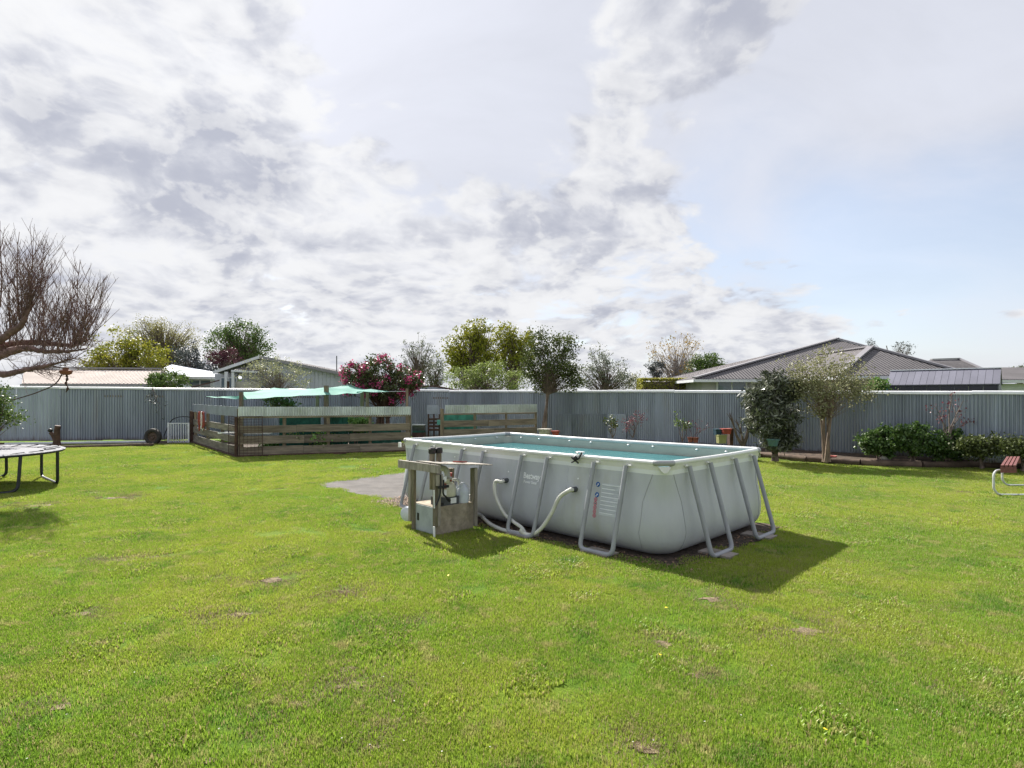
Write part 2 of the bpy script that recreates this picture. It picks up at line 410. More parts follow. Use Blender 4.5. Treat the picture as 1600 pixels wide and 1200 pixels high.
# ------------------------------------------------------------------ corrugated fences
def wave_sheet(n=10, pitch=.0866, amp=.030, seg=10, trap=False):
    v = []; f = []; w = n*pitch
    N = n*seg+1
    for i in range(N):
        x = w*i/(N-1); ph = 2*math.pi*x/pitch; y = math.cos(ph)
        y = (1-2*max(0, -math.cos(ph))**1.6) if not trap else max(-1, min(1, 2.2*math.cos(ph)+.9))
        v += [(x, y*amp, 0), (x, y*amp, 1)]
    for i in range(N-1): f.append((2*i, 2*i+2, 2*i+3, 2*i+1))
    return v, f
def sheet_mesh(name, m, **kw):
    v, f = wave_sheet(**kw); me = bpy.data.meshes.new(name); me.from_pydata(v, [], f)
    me.polygons.foreach_set('use_smooth', np.ones(len(f), dtype=bool)); me.materials.append(m); me.update(); return me
SHEET = sheet_mesh('fence sheet', M['iron'])
SHEETA = sheet_mesh('broad fence sheet', M['iron'], n=8, pitch=.10825, amp=.034)
SHEETW = sheet_mesh('wide rib sheet', M['iron'], n=6, pitch=.1443, amp=.026, seg=8, trap=True)
BAND = sheet_mesh('band sheet', M['iron_bright'], n=10, pitch=.0866, amp=.026)
def sheets(root, p0, p1, z0a, z0b, z1a, z1b, me=SHEET, wd=.866, rr=None, name='sheet', jit=.012):
    p0, p1 = V((p0.x, p0.y, 0)), V((p1.x, p1.y, 0)); d = p1-p0; L = d.length; d.normalize(); rz = math.atan2(d.y, d.x); n = max(1, round(L/wd)); base = wloc(root)
    nrm = V((d.y, -d.x, 0)); out = []
    for i in range(n):
        t = (i+.5)/n
        z0 = z0a+(z0b-z0a)*t+R.uniform(-jit, jit)*1.2; z1 = z1a+(z1b-z1a)*t+R.uniform(-jit, jit)
        p = p0+d*(L*i/n)+nrm*(.004 if i % 2 else 0.0)
        o = bpy.data.objects.new(name, me if not callable(me) else me(t)); COL.objects.link(o); o.parent = root
        o.location = V((p.x, p.y, z0))-base; o.rotation_euler = (R.uniform(-.004, .004), R.uniform(-.004, .004), rz)
        o.scale = (L/n/wd*1.015, 1, z1-z0); out.append(o)
    return out
def capping(root, p0, p1, n, r=.05):
    d = (p1-p0); L = d.length; dn = d.normalized(); nr = V((-dn.y, dn.x, 0))
    for i in range(n):
        jz = V((0, 0, R.uniform(-.012, .012))); a = p0+d*(i/n)+dn*.0015+jz; b = p0+d*((i+1)/n)-dn*.0015+jz+V((0, 0, R.uniform(-.01, .01))); g = MB()
        prof = [(-.055, -.05), (-.062, .0), (-.045, .035), (0, .05), (.045, .035), (.062, .0), (.055, -.05)]
        m = len(prof); vs = [q+nr*x+V((0, 0, z)) for q in (a, b) for x, z in prof]
        g.add(vs, [(k, k+1, m+k+1, m+k) for k in range(m-1)]+[tuple(range(m))[::-1], tuple(range(m, 2*m))])
        part('capping', g, M['cap'], root, smooth=True)
def fence(label, p0, p1, z0a, z0b, ncap, me=SHEET):
    root = thing('corrugated_fence', label, 'fence', (p0.x, p0.y, 0))
    sheets(root, p0, p1, z0a, z0b, p0.z-.02, p1.z-.02, me)
    capping(root, p0, p1, ncap)
    d = (p1-p0).normalized(); nr = V((-d.y, d.x, 0))
    if nr.y < 0: nr = -nr
    for h in (.25, .85):
        g = MB(); a = p0.lerp(p1, 0); b = p1
        g.beam(V((a.x, a.y, a.z*h))+nr*.06, V((b.x, b.y, b.z*h))+nr*.06, .05, .09); part('rail', g, M['post'], root)
    return root
fA0, fA1 = at(-190, 603.5, 25.0), at(702, 611, 29.0)
fm = at(92, 605.3, 25.77)
fB0, fB1 = at(862, 611.2, 26.9), at(1760, 614, 14.65)
fence('long left run of grey corrugated iron fence behind tyre and trampoline', fA0, fA1, .06, .06, 7, lambda t: SHEETW if t < .30 else SHEETA)
fence('short dark run of corrugated fence behind the smaller garden pen', fA1, fB0, .05, .05, 2)
fence('right run of corrugated iron fence behind shrubs and log-edged bed', fB0, fB1, .12, .18, 6)
# lower patch sheets on the right run
rp = thing('patch_panel', 'row of short iron patch sheets along fence bottom beside trunk', 'panel', at(862, 700, 26.7)*1.0)
rp.location.z = 0
a, b = at(868, 690, 26.72), at(978, 690, 24.25)
nb = V((-.669, -.743, 0))*.045
sheets(rp, a+nb, b+nb, .06, .1, CH-26.7*(647-HZ)/F, CH-23.4*(647.5-HZ)/F)

# ------------------------------------------------------------------ raised bed along the right fence
bed_front = [gr(1196, 716), gr(1270, 723), gr(1330, 727), gr(1400, 730), gr(1450, 731.5), gr(1520, 731), gr(1560, 729), gr(1640, 731), gr(1720, 733)]
g = MB(); fr = [V((p.x, p.y, .14)) for p in bed_front]
def onfence(p): # foot of p on the right fence line
    d = (V((fB1.x, fB1.y, 0))-V((fB0.x, fB0.y, 0))).normalized(); q = V((p.x, p.y, 0))-V((fB0.x, fB0.y, 0)); r = V((fB0.x, fB0.y, 0))+d*q.dot(d)
    return V((r.x, r.y, .22))
fr = [V((fB0.x+1.2, fB0.y-2.4, .10)), at(1010, 0, 21.3), at(1100, 0, 19.3)]+fr
for p in fr[1:3]: p.z = .12
bk = [onfence(p) for p in fr]
rows = 4; vs = []
for i in range(len(fr)):
    for k in range(rows+1):
        p = fr[i].lerp(bk[i], k/rows); p.z += R.uniform(-.02, .03) if 0 < k < rows else 0; vs.append(p)
g.add(vs, [(i*(rows+1)+k, (i+1)*(rows+1)+k, (i+1)*(rows+1)+k+1, i*(rows+1)+k+1) for i in range(len(fr)-1) for k in range(rows)])
struct(part('garden_bed', g, M['soil'], smooth=True))
# round logs that edge the bed
lg = ['first edging log at the pool end of the right bed', 'edging log in front of the peeling tree and red dish', 'edging log below the glossy green shrubs with white rock', 'edging log lying under the small stone ornament', 'edging log behind the maroon slatted seat']
ends = [(1150, 711.5), (1262, 722.2), (1345, 728.0), (1441, 731.3), (1536, 731.0), (1660, 731.5)]
for i in range(5):
    a, b = gr(*ends[i]), gr(*ends[i+1]); a.z = b.z = .09; d = (b-a).normalized(); b = b-d*.02
    pts = [a.lerp(b, k/6)+V((R.uniform(-.01, .01), R.uniform(-.01, .01), R.uniform(-.008, .008))) for k in range(7)]
    g = MB(); g.tube(pts, [.10+R.uniform(-.008, .012) for _ in pts], 12)
    tag(part('edging_log', g, M['log'], smooth=True, base=(a.x, a.y, 0)), lg[i], 'log', 'logs edging the right bed')
# left: edging logs and pipes under the left fence
for (x0, y0, x1, y1, lab) in [(-40, 704, 96, 700.5, 'low log lying along left fence beyond the trampoline'), (97, 700.5, 240, 697, 'low log on the grass between stump and tyre')]:
    a, b = gr(x0, y0), gr(x1, y1); a.z = b.z = .05; g = MB()
    g.tube([a.lerp(b, k/5)+V((0, R.uniform(-.03, .03), R.uniform(-.01, .01))) for k in range(6)], .07, 10)
    tag(part('edging_log', g, M['log'], smooth=True, base=(a.x, a.y, 0)), lab, 'log', 'logs along the left fence')
g = MB(); g.poly([gr(-160, 705)+V((0, 0, .008)), gr(100, 700.5)+V((0, 0, .008)), gr(300, 694)+V((0, 0, .008)), V((fA0.x+13, fA0.y+2.2, .008)), V((fA0.x, fA0.y, .008))])
struct(part('soil_strip', g, M['soil']))
def pipe(p0, p1, r, lab):
    root = thing('drain_pipe', lab, 'pipe', (p0.x, p0.y, 0)); g = MB(); g.tube([p0.lerp(p1, k/6) for k in range(7)], r, 12); part('pipe', g, M['pvc'], root, smooth=True)
    for t in (.33, .995):
        c = p0.lerp(p1, t); d = (p1-p0).normalized(); g = MB(); g.tube([c-d*.09, c+d*.09], r*1.16, 12); part('joint', g, M['pvc'], root, smooth=True)
pipe(at(8, 694.0, 24.7), at(83, 692.6, 25.1), .058, 'pale pvc pipe along fence foot left of the stump')
pipe(at(93, 692.4, 25.1), at(231, 690.2, 25.6), .058, 'long pale pvc pipe along fence foot between stump and tyre')

# stump with a side branch
st = thing('tree_stump', 'dark sawn stump with short side branch against left fence', 'stump', gr(88, 700))
b0 = gr(88, 700); g = MB()
g.tube([b0+V((0, 0, -.05)), b0+V((.02, 0, .3)), b0+V((.03, 0, .7)), at(90.5, 665, b0.y)], [.17, .12, .105, .10], 9)
g.tube([b0+V((-.02, 0, .25)), at(83, 680, b0.y), at(79, 676, b0.y)], [.09, .08, .07], 7)
part('trunk', g, M['rust'], st, smooth=True)
g = MB(); g.ball(at(78.5, 672.5, b0.y), (.09, .09, .08)); part('burl', g, M['black'], st, smooth=True)

# tyre with wheel rim
tc_ = gr(238, 694.5); ty = thing('old_tyre', 'old car tyre on brown rim leaning upright against the fence', 'tyre', tc_)
g = MB(); c = tc_+V((0, .05, .33)); n = 28
for part_name, prof, mt in (('tyre', [(.20, -.07), (.27, -.10), (.335, -.08), (.35, 0), (.335, .08), (.27, .10), (.20, .07)], M['rubber']), ('rim', [(.0, -.02), (.08, -.05), (.09, -.02), (.17, -.015), (.20, -.06), (.20, .05)], M['rim'])):
    g = MB(); o = 0
    for r_, y_ in prof:
        for k in range(n):
            a_ = 2*math.pi*k/n; g.v.append((c.x+r_*math.cos(a_), c.y+y_, c.z+r_*math.sin(a_)))
    for i in range(len(prof)-1):
        for k in range(n): g.f.append((i*n+k, (i)*n+(k+1) % n, (i+1)*n+(k+1) % n, (i+1)*n+k))
    part(part_name, g, mt, ty, smooth=True)

# white child gate leaning by the pen
gt = thing('safety_gate', 'white metal child gate standing against fence beside the tyre', 'gate', gr(279, 692))
Yg = gr(279, 692).y
g = MB(); g.beam(at(262, 661.5, Yg), at(296, 661.5, Yg), .05, .035); part('top_rail', g, M['whitemetal'], gt)
g = MB(); g.beam(at(262, 690.5, Yg), at(296, 690.5, Yg), .04, .03); part('bottom_rail', g, M['whitemetal'], gt)
for x in (263.2, 294.8):
    g = MB(); g.beam(at(x, 660.5, Yg-.01), at(x, 691.5, Yg-.01), .07, .06, (0, 1, 0)); part('frame_post', g, M['whitemetal'], gt)
for k in range(7):
    g = MB(); x = 267.3+k*3.9; g.tube([at(x, 661.5, Yg), at(x, 690.5, Yg)], .019, 6); part('bar', g, M['whitemetal'], gt)
# black garden hose arched on the fence
g = MB(); Yh = 25.9
g.tube(curve_pts([at(256, 682, Yh), at(260, 672, Yh), at(267, 658, Yh), at(276, 652.5, Yh), at(288, 651, Yh), at(298, 652.5, Yh), at(304, 657, Yh)], 5), .022, 6)
tag(part('garden_hose', g, M['black'], smooth=True, base=at(256, 690, Yh)), 'black hose looped over the fence behind the white gate', 'hose')

# ------------------------------------------------------------------ garden pens
def plank_row(root, p0, p1, zs, th, m, nseg, base_tilt=0, name='plank'):
    d = (p1-p0); 
    for z0, z1 in zs:
        cuts = sorted([0, 1]+[max(.12, min(.88, (k+1)/nseg+R.uniform(-.06, .06))) for k in range(nseg-1)])
        for a, b in zip(cuts[:-1], cuts[1:]):
            q0, q1 = p0+d*a, p0+d*b; e = d.normalized()*.004; j0, j1 = R.uniform(-.012, .012), R.uniform(-.012, .012)
            g = MB(); g.beam(q0+e+V((0, 0, (z0+z1)/2+j0)), q1-e+V((0, 0, (z0+z1)/2+j1)), th, z1-z0); part(name, g, m, root)
E0, E1, E2 = gr(372, 714.5), gr(641, 705.5), gr(302, 691.5)
pen = thing('garden_pen', 'larger timber garden pen with iron band on top, left of pool', 'garden pen', E0)
dF = (E1-E0).normalized(); nF = V((dF.y, -dF.x, 0)); dS = (E2-E0).normalized(); nS = V((-dS.y, dS.x, 0))
if nS.x > 0: nS = -nS
plank_row(pen, E0, E1, [(.04, .335), (.44, .71), (.80, 1.05)], .04, M['plank'], 3)
g = MB(); g.beam(E0+V((0, 0, 1.335)), E1+V((0, 0, 1.335)), .05, .07); part('rail', g, M['plank'], pen)
sheets(pen, E0+nF*.045, E1+nF*.045, 1.36, 1.34, 1.69, 1.66, BAND, jit=.004, name='band_sheet')
plank_row(pen, E0, E2, [(.05, .34), (.46, .70), (.82, 1.04)], .04, M['plank_side'], 2)
g = MB(); g.beam(E0+nS*.04+V((0, 0, 1.52)), E0.lerp(E2, .99)+nS*.04+V((0, 0, 1.54)), .012, .34); part('band_sheet', g, M['iron_flat'], pen)
for k in range(5):       # posts behind the boards
    p = E0.lerp(E1, k/4)-nF*.07; g = MB(); g.beam(p, p+V((0, 0, 1.62)), .09, .09, (0, 1, 0)); part('post', g, M['post'], pen)
for k in range(1, 4):
    p = E0.lerp(E2, k/3*.98)-nS*.07; g = MB(); g.beam(p, p+V((0, 0, 1.6)), .09, .09, (0, 1, 0)); part('post', g, M['post'], pen)
g = MB(); p = E0-dF*.03-nS*-.03+nF*.03; g.beam(p, p+V((0, 0, 1.36)), .08, .08, (0, 1, 0)); part('post', g, M['rust'], pen, label='dark brown corner post')
p = E2-nS*-.05; g = MB(); g.beam(p, p+V((0, 0, 1.4)), .14, .14, (0, 1, 0)); part('post', g, M['rust'], pen)
# bottom kerb boards lying on the grass
g = MB(); g.beam(E0+nF*.05+V((0, 0, .035)), E1+nF*.05+V((0, 0, .035)), .05, .06); part('base_board', g, M['rust'], pen)
g = MB(); g.beam(E0+nS*.06+V((0, 0, .03)), E2+nS*.06+V((0, 0, .03)), .07, .07); part('base_board', g, M['rust'], pen)
def wire_panel(root, p0, p1, z0, z1, nx, nz, nrm):
    g = MB()
    for k in range(nx+1):
        p = p0.lerp(p1, k/nx)+nrm; r = .011 if k in (0, nx) else .005; g.tube([p+V((0, 0, z0)), p+V((0, 0, z1))], r, 4)
    for k in range(nz+1):
        z = z0+(z1-z0)*k/nz; g.tube([p0+nrm+V((0, 0, z)), p1+nrm+V((0, 0, z))], .011 if k in (0, nz) else .005, 4)
    return part('wire_mesh', g, M['rust'], root, kind='stuff')
wire_panel(pen, E0+dF*.05, E0+dF*.75, .04, 1.36, 6, 14, nF*.06)
wire_panel(pen, E0+dS*.05, E0+dS*.95, .04, 1.36, 5, 14, nS*.09)
# second, smaller pen
S0, S1 = gr(691, 700), V((1.06, 25.2, 0))
pen2 = thing('garden_pen', 'smaller timber garden pen with bright iron band behind far pool corner', 'garden pen', S0)
dF2 = (S1-S0).normalized(); nF2 = V((dF2.y, -dF2.x, 0))
plank_row(pen2, S0, S1, [(.10, .36), (.46, .72), (.83, 1.08)], .04, M['plank'], 2)
sheets(pen2, S0+dF2*.12+nF2*.05, S1+nF2*.05, 1.37, 1.37, 1.70, 1.71, BAND, jit=.004, name='band_sheet')
g = MB(); g.beam(S0+V((0, 0, 1.33)), S1+V((0, 0, 1.33)), .05, .06); part('rail', g, M['plank'], pen2)
for k in range(4):
    p = S0.lerp(S1, k/3)-nF2*.07+(nF2*.10-dF2*.02 if k == 0 else V((0, 0, 0))); g = MB(); g.beam(p, p+V((0, 0, 1.55)), .13 if k == 0 else .10, .12 if k == 0 else .1, (0, 1, 0)); part('post', g, M['post'], pen2)

g = MB(); g.poly([V((p.x, p.y, .012)) for p in (E0, E1, V((-1.5, 27.8, 0)), V((-13.6, 25.9, 0)), E2)]); struct(part('pen_soil', g, M['soil']))
g = MB(); g.poly([V((p.x, p.y, .012)) for p in (S0, S1, V((.6, 26, 0)), V((-2.6, 27.6, 0)))]); struct(part('pen_soil', g, M['soil']))
# hanging hose bundle and netting, shelf inside the pen
hb = thing('rope_bundle', 'red and white rope bundle hanging on the pen side', 'rope', gr(325, 698))
q = E0.lerp(E2, .66)+nS*.10
for m_, n_, nm in ((M['red'], 9, 'red_loop'), (M['white'], 5, 'white_loop')):
    for k in range(n_):
        g = MB(); w_ = R.uniform(.10, .30); h_ = R.uniform(.40, .80); x_ = R.uniform(-.55, .45) if nm == 'red_loop' else R.uniform(-.7, .5); o_ = nS*R.uniform(0, .10)
        c_ = q+dS*-x_+o_+V((0, 0, 1.42)); pts = [c_+dS*(w_*math.sin(a_)*.5)+V((0, 0, -h_*(1-math.cos(a_))*.5+R.uniform(-.02, .02))) for a_ in [2*math.pi*i/12 for i in range(13)]]
        g.tube(pts, .022 if nm == 'red_loop' else .015, 5); part(nm, g, m_, hb, smooth=True)
def netting(root, p0, p1, z0, z1, nrm, m=M['net'], nx=14, nz=3, amp=.05):
    g = MB(); vs = []
    for i in range(nx+1):
        for k in range(nz+1):
            p = p0.lerp(p1, i/nx)+nrm*R.uniform(-amp, amp); vs.append(p+V((0, 0, z0+(z1-z0)*k/nz+(R.uniform(-.05, .05) if k == 0 else 0))))
    g.add(vs, [(i*(nz+1)+k, (i+1)*(nz+1)+k, (i+1)*(nz+1)+k+1, i*(nz+1)+k+1) for i in range(nx) for k in range(nz)])
    return part('netting', g, m, root, smooth=True)
netting(pen, E0.lerp(E1, .22)-nF*.5, E0.lerp(E1, .46)-nF*.5, 0.05, 1.33, nF)
netting(pen, E0.lerp(E1, .64)-nF*1.2, E0.lerp(E1, .98)-nF*1.2, 0.05, .95, nF)
netting(pen, E0.lerp(E1, .50)-nF*.3, E0.lerp(E1, .62)-nF*.3, 0.05, 1.30, nF)
netting(pen2, S0.lerp(S1, .04)-nF2*.3, S0.lerp(S1, .38)-nF2*.3, .05, 1.32, nF2)
g = MB(); a, b = at(342, 676.5, 21.5), at(424, 676.8, 20.4); g.beam(a, b, .10, .06)
tag(part('white_rail', g, M['white'], base=(a.x, a.y, 0)), 'white horizontal plastic rail inside the larger pen', 'rail')
for x in (.12, .5, .88):
    p = a.lerp(b, x)
# shade cloth on poles over the pen
def pole(px, ytop, Y, r, lab):
    b = at(px, ytop, Y); g = MB(); g.beam((b.x, b.y, 0), b, r, r, (0, 1, 0)); tag(part('shade_pole', g, M['post'], base=(b.x, b.y, 0)), lab, 'pole', 'poles in the larger pen')
pole(377, 612.5, 20.4, .11, 'short post at the left end of the teal shade cloth')
pole(496, 609, 22.2, .10, 'thin dark post under the middle of the teal shade cloth')
pole(510, 602.5, 21.2, .14, 'tallest post holding up the teal shade cloth')
pole(566, 612, 23.5, .13, 'left post of the pair in front of rhododendron trunk')
pole(574, 613, 22.8, .11, 'right post of the pair in front of rhododendron trunk')
pole(636, 607, 23.0, .09, 'thin pale post at right end of the pen by pink flowers')
sc_root = thing('shade_cloth', 'teal green shade cloth stretched over posts above the larger pen', 'shade cloth', (at(450, 612, 22).x, 22, 0))
def cloth(rows_px, m=M['shade'], sag=.10, sub=6, name='cloth_sheet'):
    rows_ = [[at(*p) for p in r] for r in rows_px]; nu, nv = len(rows_[0])-1, len(rows_)-1; g = MB(); NU, NV = nu*sub, nv*sub
    for j in range(NV+1):
        for i in range(NU+1):
            a, b = min(i//sub, nu-1), min(j//sub, nv-1); fu, fv = i/sub-a, j/sub-b
            p = (rows_[b][a]*(1-fu)+rows_[b][a+1]*fu)*(1-fv)+(rows_[b+1][a]*(1-fu)+rows_[b+1][a+1]*fu)*fv
            s_ = math.sin(math.pi*fu)*.5+math.sin(math.pi*fv)*.5
            g.v.append((p.x, p.y, p.z-sag*s_*.3+mnoise.noise(p*1.6)*.035))
    for j in range(NV):
        for i in range(NU): g.f.append((j*(NU+1)+i, j*(NU+1)+i+1, (j+1)*(NU+1)+i+1, (j+1)*(NU+1)+i))
    return part(name, g, m, sc_root, smooth=True)
cloth([[(386, 624, 20.0), (430, 619.5, 20.4), (468, 617.5, 20.8), (509, 617, 20.8)], [(378, 613, 21.0), (425, 611.5, 22), (468, 610, 22.2), (510, 605, 21.6)], [(402, 611, 24), (428, 605.5, 24.6), (455, 608, 25.2), (515, 606, 24.6)]])
cloth([[(509, 617, 20.8), (538, 615.5, 21.2), (566, 613, 22)], [(510, 605, 21.8), (540, 607, 22.5), (570, 609.5, 23)], [(515, 606, 25), (546, 600.5, 25), (572, 607, 25)]])
cloth([[(322, 620, 23), (350, 622, 22), (386, 624.5, 20.6)], [(322, 619.6, 23.1), (350, 619.5, 22.4), (380, 618, 20.8)]], sag=.04)
cloth([[(556, 611.5, 22), (582, 612.5, 22.4), (607, 611.8, 23)], [(560, 609.5, 23), (580, 607.5, 23.4), (608, 611.5, 23.2)]], sag=.04)
g = MB(); g.tube([at(607, 611.7, 23.1), at(636, 611.5, 23.05)], .008, 4); part('tie_rope', g, M['whitemetal'], sc_root)

# clutter between the pens
tb = thing('glass_tank', 'old glass tank on a green stand between the garden pens', 'tank', gr(654, 697))
Yt = 23.5; a, b = at(644, 664, Yt), at(663, 664, Yt)
M['glassy'] = mat('dirty dark glass', (.05, .065, .06), .12, 0, .3, 6, spec=.6)
g = MB(); c = (a+b)/2; g.box((c.x, c.y+.2, c.z-.12), (.49, .38, .22)); part('tank', g, M['glassy'], tb)
g = MB(); g.box((c.x, c.y+.2, c.z+.0), (.52, .41, .03)); part('rim', g, M['iron_bright'], tb)
g = MB(); g.box((c.x, c.y+.2, c.z-.27), (.48, .38, .07)); part('tray', g, M['net'], tb)
g = MB(); g.box((c.x, c.y+.2, (c.z-.31)/2), (.50, .40, c.z-.31)); part('stand', g, M['rust'], tb)
cr = thing('slatted_crate', 'reddish slatted crate stack under iron sheet beside the smaller pen', 'crate', gr(678, 698))
Yc = 24.0
for k, y in enumerate((655, 660.5, 666, 671.5)):
    g = MB(); g.beam(at(669, y, Yc), at(687, y, Yc), .04, .09); part('slat', g, M['rust'], cr)
for x in (669.5, 678, 686.5):
    g = MB(); g.beam(at(x, 647, Yc+.05), at(x, 696, Yc+.05), .06, .06, (0, 1, 0)); part('upright', g, M['rust'], cr)
g = MB(); g.beam(at(667, 640, Yc-.02), at(684, 640, Yc-.02), .02, .36); part('iron_sheet', g, M['iron_flat'], cr)
g = MB(); g.box(at(685.5, 660, Yc-.1), (.12, .14, .2)); part('bottle', g, M['shade'], cr)
# ------------------------------------------------------------------ the swimming pool
PZ = [1.19, 1.15, 1.10, 1.045, .98, .90, .80, .70, .60, .50, .40, .32, .24, .17, .11, .06, .025, .0]
PO = {1.19: .030, 1.15: .020, 1.10: .012, 1.045: .010, .98: .012, .90: .018, .80: .030, .70: .048, .60: .068, .50: .086, .40: .098, .32: .100, .24: .090, .17: .066, .11: .025, .06: -.035, .025: -.10, .0: -.20}
def po(z): return float(np.interp(z, sorted(PO), [PO[k] for k in sorted(PO)]))
def prad(z): return float(np.interp(z, [0, .1, .3, .7, 1.0, 1.19], [.22, .34, .42, .34, .20, .13]))
NL, NW, NA = 48, 24, 8
LEGS = [s_at(x) for x in (651.6, 679, 726, 759, 819, 859, 932, 982)]
LEGS = [max(.1, min(PL-.12, s)) for s in LEGS]
LEGT = [t_at(x) for x in (1071, 1104, 1143, 1172)]
def bulge(q, marks, z):       # the wall swells a little between the legs
    k = math.sin(math.pi*min(max(z/1.05, 0), 1)); c = min(abs(q-m) for m in marks)
    return .022*k*min(c/.35, 1)**2
def ring(z, o, r, top=False, bul=True):
    pts = []; s0, s1, t0, t1 = -o, PL+o, -o, PW+o
    def arc(cs, ct, a0):
        for k in range(NA+1):
            a = math.radians(a0+90*k/NA); zz = z-(.115*math.sin(math.pi*k/NA) if top else 0)
            pts.append(PP(cs+r*math.cos(a), ct+r*math.sin(a), zz))
    arc(s0+r, t0+r, 180)
    for k in range(1, NL): s = s0+r+(s1-s0-2*r)*k/NL; pts.append(PP(s, t0-(bulge(s, LEGS, z) if bul else 0), z))
    arc(s1-r, t0+r, 270)
    for k in range(1, NW): t = t0+r+(t1-t0-2*r)*k/NW; pts.append(PP(s1+(bulge(t, LEGT, z) if bul else 0), t, z))
    arc(s1-r, t1-r, 0)
    for k in range(1, NL): s = s1-r-(s1-s0-2*r)*k/NL; pts.append(PP(s, t1+(bulge(s, LEGS, z) if bul else 0), z))
    arc(s0+r, t1-r, 90)
    for k in range(1, NW): t = t1-r-(t1-t0-2*r)*k/NW; pts.append(PP(s0-(bulge(t, LEGT, z) if bul else 0), t, z))
    return pts
pool = thing('swimming_pool', 'large rectangular grey above-ground pool with white rim on the lawn', 'pool', PP(PL/2, PW/2))
def rings(name, zs, m, inset=0, top=False, close=False, bul=True):
    g = MB(); rs = [ring(z, po(z)-inset, max(prad(z)-inset*.5, .05), top and i == 0, bul) for i, z in enumerate(zs)]; n = len(rs[0])
    for r_ in rs: g.v += [tuple(p) for p in r_]
    for i in range(len(rs)-1):
        for k in range(n): g.f.append((i*n+k, i*n+(k+1) % n, (i+1)*n+(k+1) % n, (i+1)*n+k))
    if close: g.f.append(tuple((len(rs)-1)*n+k for k in range(n)))
    return part(name, g, m, pool, smooth=True)
rings('liner_wall', [1.045]+PZ[4:], M['liner'])
rings('top_band', [1.185, 1.15, 1.10], M['band'], top=True)
rings('pale_stripe', [1.10, 1.075, 1.045], M['stripe'])
rings('inner_lining', [1.18, 1.12, 1.05, .95, .6, .2], M['inner'], inset=.035, top=True, close=True)
# water
def water_mat():
    m = bpy.data.materials.new('pool water'); m.use_nodes = True; t = NT(m.node_tree); t.n.clear()
    out = t.new('ShaderNodeOutputMaterial'); bs = t.new('ShaderNodeBsdfPrincipled'); g = t.new('ShaderNodeNewGeometry')
    c = t.mix(t.mapr(t.noise(g.outputs['Position'], 1.2, 4), .35, .65), (.032, .150, .172), (.046, .185, .20))
    t.put(bs.inputs['Base Color'], c); bs.inputs['Roughness'].default_value = .08; bs.inputs['IOR'].default_value = 1.33; bs.inputs['Specular IOR Level'].default_value = .35
    b = t.new('ShaderNodeBump'); b.inputs['Strength'].default_value = .25; b.inputs['Distance'].default_value = .03
    t.put(b.inputs['Height'], t.noise(g.outputs['Position'], 7, 4, .6)); t.l.new(b.outputs[0], bs.inputs['Normal'])
    t.l.new(bs.outputs[0], out.inputs[0]); return m
M['water'] = water_mat()
g = MB(); g.poly(ring(1.00, po(1.0)-.034, .17, bul=False)); wt = part('water', g, M['water'], pool)
# rails and corner connectors
def rail(p, q, nm='top_rail'):
    g = MB(); n = 16; pts = [p.lerp(q, k/n)-V((0, 0, .012*math.sin(math.pi*k/n))) for k in range(n+1)]; g.tube(pts, .033, 10); part(nm, g, M['rail'], pool, smooth=True)
k_ = .09
rail(PP(k_, 0, PH), PP(PL-k_, 0, PH)); rail(PP(0, k_, PH), PP(0, PW-k_, PH)); rail(PP(PL, k_, PH), PP(PL, PW-k_, PH)); rail(PP(k_, PW, PH), PP(PL-k_, PW, PH))
M['connector'] = mat('grey plastic connector', (.33, .335, .35), .4, 0, .08, 6)
for (s, t, ds, dt) in ((0, 0, 1, 1), (PL, 0, -1, 1), (PL, PW, -1, -1), (0, PW, 1, -1)):
    g = MB(); e = .012
    g.tube(fillet([PP(s+ds*.15, t-dt*e, PH), PP(s+ds*.10, t-dt*e, PH), PP(s-ds*e, t+dt*.10, PH), PP(s-ds*e, t+dt*.15, PH)], .05), .037, 10); part('corner_connector', g, M['connector'], pool, smooth=True)
# U-shaped legs
LEGOUT = .36
def uleg(p0, p1, out, zt=1.13):
    a, b = p0+V((0, 0, zt))+out*.055, p1+V((0, 0, zt))+out*.055
    c, d = p0+out*LEGOUT+V((0, 0, .035)), p1+out*LEGOUT+V((0, 0, .035))
    g = MB(); g.tube(fillet([a, c, d, b], .09), .030, 10); o = part('leg', g, M['grey_tube'], pool, smooth=True)
    for q in (p0, p1):
        g = MB(); w = PA if abs(out.dot(PB)) > .5 else PB
        c_ = q+out*.045+V((0, 0, 1.135)); g.tube([c_-w*.075, c_-w*.035], .014, 6); part('pin', g, M['band'], o)
        g = MB(); ci = q-out*.055+V((0, 0, 1.125)); g.ball(ci, (.022, .022, .017), 8, 5); part('cap', g, M['white'], o, smooth=True)
    return o
for i in range(0, 8, 2):
    uleg(PP(LEGS[i], 0), PP(LEGS[i+1], 0), -PB); uleg(PP(LEGS[i], PW), PP(LEGS[i+1], PW), PB)
for i in range(0, 4, 2):
    uleg(PP(0, LEGT[i]), PP(0, LEGT[i+1]), -PA); uleg(PP(PL, LEGT[i]), PP(PL, LEGT[i+1]), PA)
